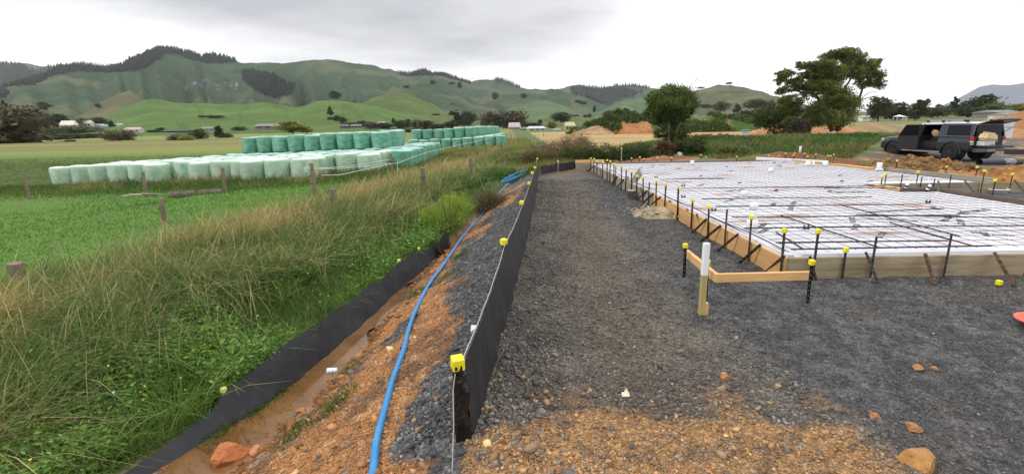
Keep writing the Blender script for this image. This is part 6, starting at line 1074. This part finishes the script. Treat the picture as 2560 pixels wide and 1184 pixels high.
for a in [(572, 1150, .30, (158, 96, 56), 'big orange clay boulder at the bottom edge in the ditch'), (640, 1130, .12, (170, 120, 82), 'smaller orange clay lump beside the big boulder'), (1085, 1140, .075, (70, 72, 74), 'round dark stone at the lower tip of the gravel tongue'), (1305, 868, .10, (96, 92, 86), 'large grey rock beside the track near the first fence post'), (1352, 1035, .075, (128, 122, 114), 'pointed pale grey rock at the edge of the clay'), (1396, 1125, .075, (176, 142, 84), 'yellowish rock in the clay at the bottom'), (1345, 1085, .06, (92, 92, 92), 'blocky grey rock in the clay at the bottom'), (1245, 1105, .09, (98, 92, 86), 'dark grey rock just right of the wrapped post foot'), (1198, 1058, .065, (104, 100, 96), 'grey stone touching the foot of the fence fabric'), (1812, 947, .07, (170, 106, 62), 'orange lump on the dark gravel left'), (2187, 1045, .07, (168, 112, 70), 'orange lump on the gravel near the bottom right'), (2283, 1075, .09, (150, 108, 70), 'flat brown lump on the gravel near the bottom right'), (2292, 922, .075, (168, 124, 78), 'flat orange lump right of the middle of the gravel'), (2336, 923, .05, (168, 124, 78), 'small orange lump beside the flat one'), (1879, 1090, .07, (128, 122, 114), 'smooth grey stone on the clay strip'), (1666, 603, .09, (120, 72, 48), 'reddish clay lump on the dark gravel left of the white stake'), (2290, 1165, .20, (150, 110, 62), 'broad ochre clump cut by the bottom edge at the right'), (2010, 1108, .05, (190, 150, 110), 'pale orange stone on the dark gravel'), (2150, 1137, .06, (196, 176, 130), 'cream coloured stone near the bottom right'), (970, 735, .16, (176, 110, 66), 'orange lump at the foot of the ditch fabric'), (2345, 371, .0, (0, 0, 0), 'x')]:
    if a[2] > 0: rock(*a)
p = hit(830, 933); o = MB().box((0, 0, .03), (.11, .07, .05), Matrix.Rotation(.15, 3, 'Y')).build('foam_scrap', white, None, bevel=.008); o.location = p; o.rotation_euler = (0, 0, .3); tag(o, 'white foam scrap lying in the ditch mud', 'foam scrap')
p = hit(1184, 826); o = MB().box((0, 0, .01), (.05, .1, .012), Matrix.Rotation(.5, 3, 'X')).box((.02, .03, .02), (.03, .06, .01), Matrix.Rotation(-.5, 3, 'Y')).build('paper_scrap', white, None, bevel=.003); o.location = p; tag(o, 'crumpled white scrap on the gravel slope left of the fence', 'scrap')
p = hit(1564, 988); o = MB().box((0, 0, .008), (.05, .035, .012), Matrix.Rotation(.4, 3, 'X')).box((.01, .02, .012), (.02, .05, .01), Matrix.Rotation(-.6, 3, 'Y')).build('paper_scrap', mat('cream_scrap', lin(220, 208, 180), .7), None, bevel=.003); o.location = p; tag(o, 'crumpled cream scrap on the track near the clay', 'scrap')
# ---- white site boxes with dark lids
def site_box(px, py, wpx, D, lab):
    c = ony(px, py, D); s = D/FPX; W_ = wpx*s; g = gz0(c.x, c.y); h_ = c.z-g; root = empty('site_box', (c.x, c.y, g), -.25); tag(root, lab, 'site box', 'white boxes with dark lids'); hb = W_*.95
    MB().box((0, 0, h_+hb*.5-.3), (W_, W_*.8, hb+.6)).build('body', mat('white_panel', lin(200, 206, 216), .5, var=.08, scale=.5), root, bevel=.02); MB().box((0, 0, h_+hb+.1), (W_*1.35, W_*1.1, .06)).build('lid', blackp, root); MB().box((0, 0, h_+hb+.17), (W_*1.0, W_*.9, .08)).build('lid_top', mat('grey_lid', lin(150, 160, 166), .5), root)
    mk = MB(); mk.box((-W_*.36, -W_*.4-.012, h_+hb*.28), (W_*.07, .01, W_*.09))
    for k in range(6): mk.box((-W_*.22+k*W_*.07, -W_*.4-.012, h_+hb*.28), (W_*.045, .01, W_*(.05+.02*(k % 2))))
    mk.build('printed_mark', mat('box_print', lin(70, 74, 84), .7), root)
site_box(1862, 347, 17, 48, 'white box with a dark lid in the grass between the two large trees'); site_box(2514, 324, 22, 33, 'white box with a dark lid behind the raised hatch of the pickup')
# ---- black drainage pipe, timber bin at right
A_ = ony(2448, 405, 18.3); B_ = ony(2552, 404, 18.8); root = empty('culvert_pipe', A_); tag(root, 'dark grey plastic culvert pipe lying behind the orange clay heap', 'pipe'); d = B_-A_; MB().tube([(0, 0, 0), d], .12, 20, False).tube([d*.001, d*.999], .10, 20, False).build('pipe_wall', mat('grey_pipe', lin(58, 62, 68), .6, var=.2), root, True); MB().tube([d*.55, d*.8], .123, 20).build('label_band', mat('pipe_label', lin(180, 184, 190), .5, scale=14, col2=lin(96, 102, 110), thr=(.45, .55)), root, True)
c = ony(2540, 385, 21.5); root = empty('timber_stack', c); tag(root, 'pallet of dark formwork timber with a pale frame at the right edge', 'timber stack'); MB().box((-.1, 0, .1), (.5, .4, .22)).build('dark_stack', mat('dark_stack', lin(52, 48, 52), .8, var=.2, stretch=(.3, 1, 12), scale=3), root); MB().box((.1, 0, -.04), (1.3, .5, .05)).box((.25, -.24, .15), (.06, .06, .42)).build('frame', grayb, root)
# ---- PICKUP
pos = Vector((22.6, 25.8, 0)); gzp = -.40
paint = mat('truck_paint', lin(58, 62, 70), .3, metal=.45, var=.05, scale=2, spec=.6, coat=.8); trim = mat('truck_trim', lin(26, 27, 29), .5, var=.1); glass = mat('truck_glass', (.008, .009, .012), .12, var=.05, spec=.25); tyre = mat('tyre_rubber', lin(30, 30, 31), .85, var=.15, scale=6, bump=.3); rimm = mat('rim_dark', lin(44, 45, 48), .35, metal=.7, var=.05); chrome = mat('bright_metal', lin(198, 202, 208), .2, metal=.9, var=.03); roof_sheen = mat('roof_sky_sheen', lin(204, 208, 214), .25, metal=.2, var=.03, coat=.6); redl = mat('tail_lamp_red', lin(190, 40, 34), .2, var=.05, coat=.5); clearl = mat('lamp_clear', lin(206, 206, 200), .12, var=.05, coat=.6)  # pale roof: the sky's reflection is painted into its colour
fr_a = math.atan2(math.cos(math.radians(7)), -math.sin(math.radians(7)))
truck = empty('pickup_truck', (pos.x, pos.y, gzp), fr_a); tag(truck, 'dark grey double cab pickup with open rear door, canopy and lowered tailgate', 'pickup')
def loft(secs, name, m_, parent, bev=0.0, smooth=True):
    mb = MB(); n = len(secs[0][1]); 
    for x_, pts_ in secs: mb.v += [(x_, p[0], p[1]) for p in pts_]
    for i in range(len(secs)-1):
        for k in range(n): k2 = (k+1) % n; mb.f.append((i*n+k, i*n+k2, (i+1)*n+k2, (i+1)*n+k))
    mb.f.append(tuple(range(n))); mb.f.append(tuple((len(secs)-1)*n+k for k in range(n))[::-1]); o = mb.build(name, m_, parent, smooth=False, bevel=bev, seg=2); return o
def sec(w_, zb_, zs, nar=.95): return [(-w_*.88, zb_), (-w_, zb_+.12), (-w_*1.0, (zb_+zs)/2+.08), (-w_*nar, zs-.05), (-w_*nar*.93, zs), (w_*nar*.93, zs), (w_*nar, zs-.05), (w_, (zb_+zs)/2+.08), (w_, zb_+.12), (w_*.88, zb_)]
hood = [(2.62, sec(.70, .48, .80)), (2.52, sec(.84, .42, .95)), (2.30, sec(.90, .42, 1.03)), (1.95, sec(.92, .42, 1.08)), (1.35, sec(.93, .42, 1.14)), (1.12, sec(.93, .42, 1.17)), (.96, sec(.93, .42, 1.17))]
loft(hood, 'hood', paint, truck, .03)
loft([(.955, sec(.93, .42, 1.16)), (.3, sec(.93, .42, 1.16)), (.20, sec(.93, .42, 1.16))], 'front_door', paint, truck, .02)
loft([(.19, sec(.62, .42, .9)), (-.80, sec(.62, .42, .9))], 'interior', trim, truck)
loft([(-.795, sec(.93, .42, 1.15)), (-1.1, sec(.94, .42, 1.15)), (-1.9, sec(.95, .42, 1.16)), (-2.45, sec(.94, .46, 1.17))], 'rear_body', paint, truck, .03)
# far side skin of the open cabin and sill
MB().box((-.3, -.9, .8), (1.0, .05, .75)).build('far_door', paint, truck); MB().box((-.3, 0, .44), (1.0, 1.84, .08)).build('floor', trim, truck)
# greenhouse
def gsec(w0, w1, z0, z1): return [(-w0, z0), (-w1, z1-.05), (-w1*.93, z1), (w1*.93, z1), (w1, z1-.05), (w0, z0)]
loft([(1.18, gsec(.84, .80, 1.15, 1.22)), (.40, gsec(.85, .70, 1.15, 1.74)), (.24, gsec(.86, .70, 1.15, 1.78))], 'windscreen', glass, truck, .0)
loft([(.42, [(-.70, 1.70), (-.69, 1.76), (-.6, 1.80), (.6, 1.80), (.69, 1.76), (.70, 1.70)]), (.0, [(-.73, 1.73), (-.72, 1.79), (-.62, 1.84), (.62, 1.84), (.72, 1.79), (.73, 1.73)]), (-.9, [(-.74, 1.74), (-.73, 1.80), (-.62, 1.85), (.62, 1.85), (.73, 1.80), (.74, 1.74)]), (-2.0, [(-.74, 1.74), (-.73, 1.80), (-.62, 1.84), (.62, 1.84), (.73, 1.80), (.74, 1.74)]), (-2.42, [(-.72, 1.70), (-.71, 1.75), (-.6, 1.79), (.6, 1.79), (.71, 1.75), (.72, 1.70)])], 'roof', roof_sheen, truck, .0)
mb = MB()
for s in (-1, 1):
    mb.bar((1.14, s*.86, 1.15), (.38, s*.70, 1.74), .06, .05); mb.bar((.20, s*.86, 1.14), (.16, s*.71, 1.76), .07, .05)
mb.build('pillars', trim, truck)
def skin(x0, x1, xt0, xt1, m_, nm, th_=.04, y0=.90, y1=.73, z0=1.14, z1=1.77, side=1):
    pts_ = [(x0, y0, z0), (x1, y0, z0), (xt1, y1, z1), (xt0, y1, z1)]; V = [(p[0], side*p[1], p[2]) for p in pts_]+[(p[0], side*(p[1]-th_), p[2]) for p in pts_]
    return MB().add(V, [(0, 1, 2, 3), (7, 6, 5, 4), (0, 4, 5, 1), (1, 5, 6, 2), (2, 6, 7, 3), (3, 7, 4, 0)]).build(nm, m_, truck)
for s in (1, -1):
    skin(1.05, .22, .42, .18, glass, 'side_window', .03, .872, .715, 1.16, 1.73, s); skin(-.74, -1.08, -.80, -.96, paint, 'rear_pillar', .05, .90, .74, side=s); skin(-1.05, -2.46, -.93, -2.40, paint, 'canopy_side', .05, .90, .74, side=s)
    skin(-1.22, -2.30, -1.12, -2.22, glass, 'canopy_window', .03, .906, .762, 1.22, 1.69, s)
skin(.2, -.76, .14, -.8, glass, 'side_window', .03, .872, .715, 1.16, 1.73, -1)
MB().box((-1.75, .915, 1.165), (1.35, .03, .025)).build('chrome_strip', chrome, truck)
MB().box((-.98, 0, 1.45), (.04, 1.4, .6)).build('rear_bulkhead', trim, truck)
# seats, hat in the cab
for y_ in (.32, -.32):
    MB().box((-.35, y_, .98), (.5, .48, .16)).box((-.62, y_, 1.25), (.14, .46, .5)).box((-.64, y_, 1.58), (.1, .26, .16)).build('seat', trim, truck, bevel=.04, seg=2)
def inworld(v): return Matrix.Translation(truck.location) @ Matrix.Rotation(fr_a, 4, 'Z') @ Vector(v)
hr = empty('straw_hat', inworld((-.42, .66, 1.28))); tag(hr, 'tan straw hat hanging in the open rear doorway of the pickup', 'hat'); ho = MB().lathe([(.19, 0), (.20, .01), (.12, .03), (.10, .12), (.05, .15), (.0, .155)], n=24).build('hat_body', mat('straw', lin(186, 158, 112), .8, var=.2, scale=20), hr, True); ho.rotation_euler = (1.2, .2, fr_a)
# wheels
def wheel(x_, y_, nm='wheel'):
    root = empty(nm, (x_, y_, .40)); root.parent = truck; s = 1 if y_ > 0 else -1
    w_ = MB().lathe([(.24, -.13), (.36, -.135), (.395, -.10), (.40, 0), (.395, .10), (.36, .135), (.24, .13)], n=36, axis='Y').build('tyre', tyre, root, True)
    MB().lathe([(.0, -.02), (.23, -.02), (.255, .0), (.275, .145), (.255, .145), (.22, .02), (.0, .02)] if s > 0 else [(.0, .02), (.23, .02), (.255, .0), (.275, -.145), (.255, -.145), (.22, -.02), (.0, -.02)], n=30, axis='Y').build('rim', rimm, root, True)
    mb = MB()
    for k in range(6): a = k*math.pi/3+.2; mb.bar((.04*math.cos(a), s*.142, .04*math.sin(a)), (.255*math.cos(a), s*.146, .255*math.sin(a)), .055, .02)
    mb.box((0, s*.145, 0), (.1, .03, .1)).build('spokes', mat('rim_face', lin(92, 94, 98), .3, metal=.6, var=.05), root)
wheel(1.62, .85); wheel(-1.58, .85); wheel(1.62, -.85); wheel(-1.58, -.85)
for x_ in (1.62, -1.58):
    for s in (1, -1):
        mb = MB(); pts_ = []; n = 14
        for k in range(n+1):
            a = math.pi*(-.06+1.12*k/n); pts_.append((math.cos(a), math.sin(a)))
        V = []; 
        for (ca, sa) in pts_:
            for (rr_, yy) in ((.46, .80), (.46, 1.0), (.53, .985), (.54, .90)): V.append((x_+ca*rr_, s*yy, .41+sa*rr_))
        F = [];
        for k in range(n):
            for j in range(4): j2 = (j+1) % 4; F.append((k*4+j, k*4+j2, (k+1)*4+j2, (k+1)*4+j))
        F += [(0, 1, 2, 3), (n*4+3, n*4+2, n*4+1, n*4)]; MB().add(V, F).build('wheel_arch', trim, truck)
        mb = MB(); mb.lathe([(.0, .55), (.46, .55), (.46, .953), (.455, .953), (.455, .62), (.0, .62)] if s > 0 else [(.0, -.62), (.455, -.62), (.455, -.953), (.46, -.953), (.46, -.55), (.0, -.55)], (x_, 0, .42), 24, 'Y').build('wheel_well', trim, truck)
# details: step, door, mirror, lamps, bumper, tailgate, hatch
MB().tube([(1.05, .98, .40), (.9, 1.0, .38), (-.95, 1.0, .38), (-1.05, .97, .40)], .035, 10).tube([(1.05, -.98, .40), (-1.05, -.98, .40)], .035, 10).build('side_step', chrome, truck)
dr = empty('rear_door', (.19, .91, .5)); dr.parent = truck; dr.rotation_euler = (0, 0, math.radians(-150)); MB().box((-.46, .0, .30), (.9, .07, .72)).build('door_panel', trim, dr, bevel=.02); MB().box((-.46, -.03, .30), (.88, .03, .70)).build('door_skin', trim, dr)
mb = MB(); mb.bar((-.02, 0, .66), (-.02, -.06, 1.22), .05, .05).bar((-.88, 0, .66), (-.60, -.06, 1.22), .05, .05).bar((-.02, -.06, 1.22), (-.60, -.06, 1.22), .04, .04); mb.build('window_frame', trim, dr); MB().add([(-.04, -.002, .66), (-.86, -.002, .66), (-.60, -.058, 1.2), (-.04, -.058, 1.2), (-.04, .008, .66), (-.86, .008, .66), (-.60, -.048, 1.2), (-.04, -.048, 1.2)], [(0, 1, 2, 3), (7, 6, 5, 4), (0, 4, 5, 1), (1, 5, 6, 2), (2, 6, 7, 3), (3, 7, 4, 0)]).build('window_glass', glass, dr); MB().box((-.72, .045, .5), (.14, .03, .03)).build('door_handle', chrome, dr)
mm_ = empty('mirror', (.98, .98, 1.2)); mm_.parent = truck; MB().box((0, .08, .06), (.12, .2, .17)).build('mirror_shell', trim, mm_, bevel=.03, seg=2)
MB().box((1.25, .935, 1.0), (.22, .012, .07)).build('fender_vent', trim, truck)
for s in (1, -1):
    hl = empty('headlight', (2.42, s*.74, .92)); hl.parent = truck; MB().box((0, 0, 0), (.3, .26, .13), Matrix.Rotation(-.35*s, 3, 'Z')).build('lens', clearl, hl, bevel=.03, seg=2)
    tl = empty('tail_lamp', (-2.44, s*.86, .96)); tl.parent = truck; MB().box((0, 0, .1), (.1, .16, .18)).build('red_lens', redl, tl, bevel=.02); MB().box((0, 0, -.04), (.1, .16, .09)).build('clear_lens', clearl, tl, bevel=.02); MB().box((0, 0, -.15), (.1, .16, .12)).build('reverse_lens', chrome, tl, bevel=.02)
MB().box((2.60, 0, .55), (.12, 1.5, .24)).build('front_bumper', trim, truck, bevel=.04, seg=2); MB().box((2.6, 0, .78), (.06, 1.1, .16)).build('grille', trim, truck)
MB().box((-2.58, 0, .52), (.16, 1.7, .17)).build('rear_bumper', mat('bumper_chrome', lin(120, 124, 130), .25, metal=.8, var=.05), truck, bevel=.03, seg=2); MB().box((-2.67, 0, .52), (.012, .4, .12)).build('number_plate', mat('plate', lin(196, 198, 196), .5), truck)
MB().box((-2.44, 0, .88), (.06, 1.5, .5)).build('bed_shade_panel', trim, truck); tg = empty('tailgate', (-2.5, 0, .70)); tg.parent = truck; MB().box((-.27, 0, 0), (.54, 1.5, .07)).build('gate_panel', trim, tg, bevel=.02); MB().box((-.27, 0, .04), (.5, 1.4, .012)).build('gate_liner', mat('gate_liner', lin(70, 72, 76), .5), tg)  # dark panel across the tray end stands in for the shade inside
MB().box((-2.43, 0, 1.45), (.03, 1.36, .52)).build('canopy_shade_panel', trim, truck)  # dark sheet under the hatch stands in for shade inside the canopy
ht = empty('canopy_hatch', (-2.42, 0, 1.74)); ht.parent = truck; ht.rotation_euler = (0, math.radians(14), 0); mb = MB(); mb.box((-.04, 0, 0), (.06, 1.42, .04)).box((-.74, 0, 0), (.06, 1.42, .04)).box((-.39, .69, 0), (.70, .05, .04)).box((-.39, -.69, 0), (.70, .05, .04)); mb.build('hatch_frame', trim, ht)
MB().box((-.39, 0, 0), (.64, 1.33, .008)).build('hatch_glass', glass, ht)
MB().tube([(-2.45, .66, 1.3), (-2.95, .66, 1.62)], .012, 6).tube([(-2.45, -.66, 1.3), (-2.95, -.66, 1.62)], .012, 6).build('hatch_strut', trim, truck)
rk = empty('roof_rack', (0, 0, 1.86)); rk.parent = truck; 
for x_ in (.1, -.7): MB().tube([(x_, -.68, .08), (x_, .68, .08)], .025, 8).build('cross_bar', chrome, rk)
for s in (1, -1):
    MB().box((-.95, s*.60, .10), (2.4, .05, .035)).build('rail', chrome, rk)
    for x_ in (.1, -.7, -1.9): MB().box((x_, s*.64, .03), (.1, .06, .1)).build('foot', trim, rk)
# load on the tailgate
lb = empty('storage_box', inworld((-2.62, .30, .745)), fr_a); tag(lb, 'white plastic box with a red mark standing on the tailgate', 'box'); MB().box((0, 0, .1), (.34, .62, .2)).build('box_body', mat('box_white', lin(206, 206, 210), .5), lb, bevel=.015); MB().box((0, -.1, .21), (.36, .66, .025)).build('lid', mat('box_lid', lin(190, 190, 192), .5), lb); MB().box((-.175, -.16, .05), (.01, .08, .06)).build('red_mark', mat('red_mark', lin(200, 50, 80), .5), lb)
o = MB().box((0, 0, .19), (.42, .84, .38), Matrix.Rotation(.12, 3, 'X'), .8).build('sack', mat('cream_sack', lin(226, 200, 156), .75, var=.1, scale=4, bump=.5, bscale=7), None, bevel=.09, seg=3); o.location = inworld((-2.62, .24, .975)); o.rotation_euler = (0, 0, fr_a); tag(o, 'cream sack lying on top of the white box on the tailgate', 'sack')
# ---- haze
HAZE_D = 0.00005
hz = MB().box((0, 3700, 229.0), (14400, 7800, 463.4)).build('haze', None); hz.location = (0, 0, -.0)
hm = bpy.data.materials.new('haze'); hm.use_nodes = True; ht_ = hm.node_tree; ht_.nodes.clear(); ov = ht_.nodes.new('ShaderNodeOutputMaterial'); pv = ht_.nodes.new('ShaderNodeVolumePrincipled'); pv.inputs['Density'].default_value = HAZE_D; pv.inputs['Color'].default_value = (.95, .97, 1.0, 1); pv.inputs['Anisotropy'].default_value = 0.1; ht_.links.new(pv.outputs[0], ov.inputs['Volume']); hz.data.materials.append(hm); tag(hz, 'thin grey moist air over the whole valley', 'haze', kind='stuff')
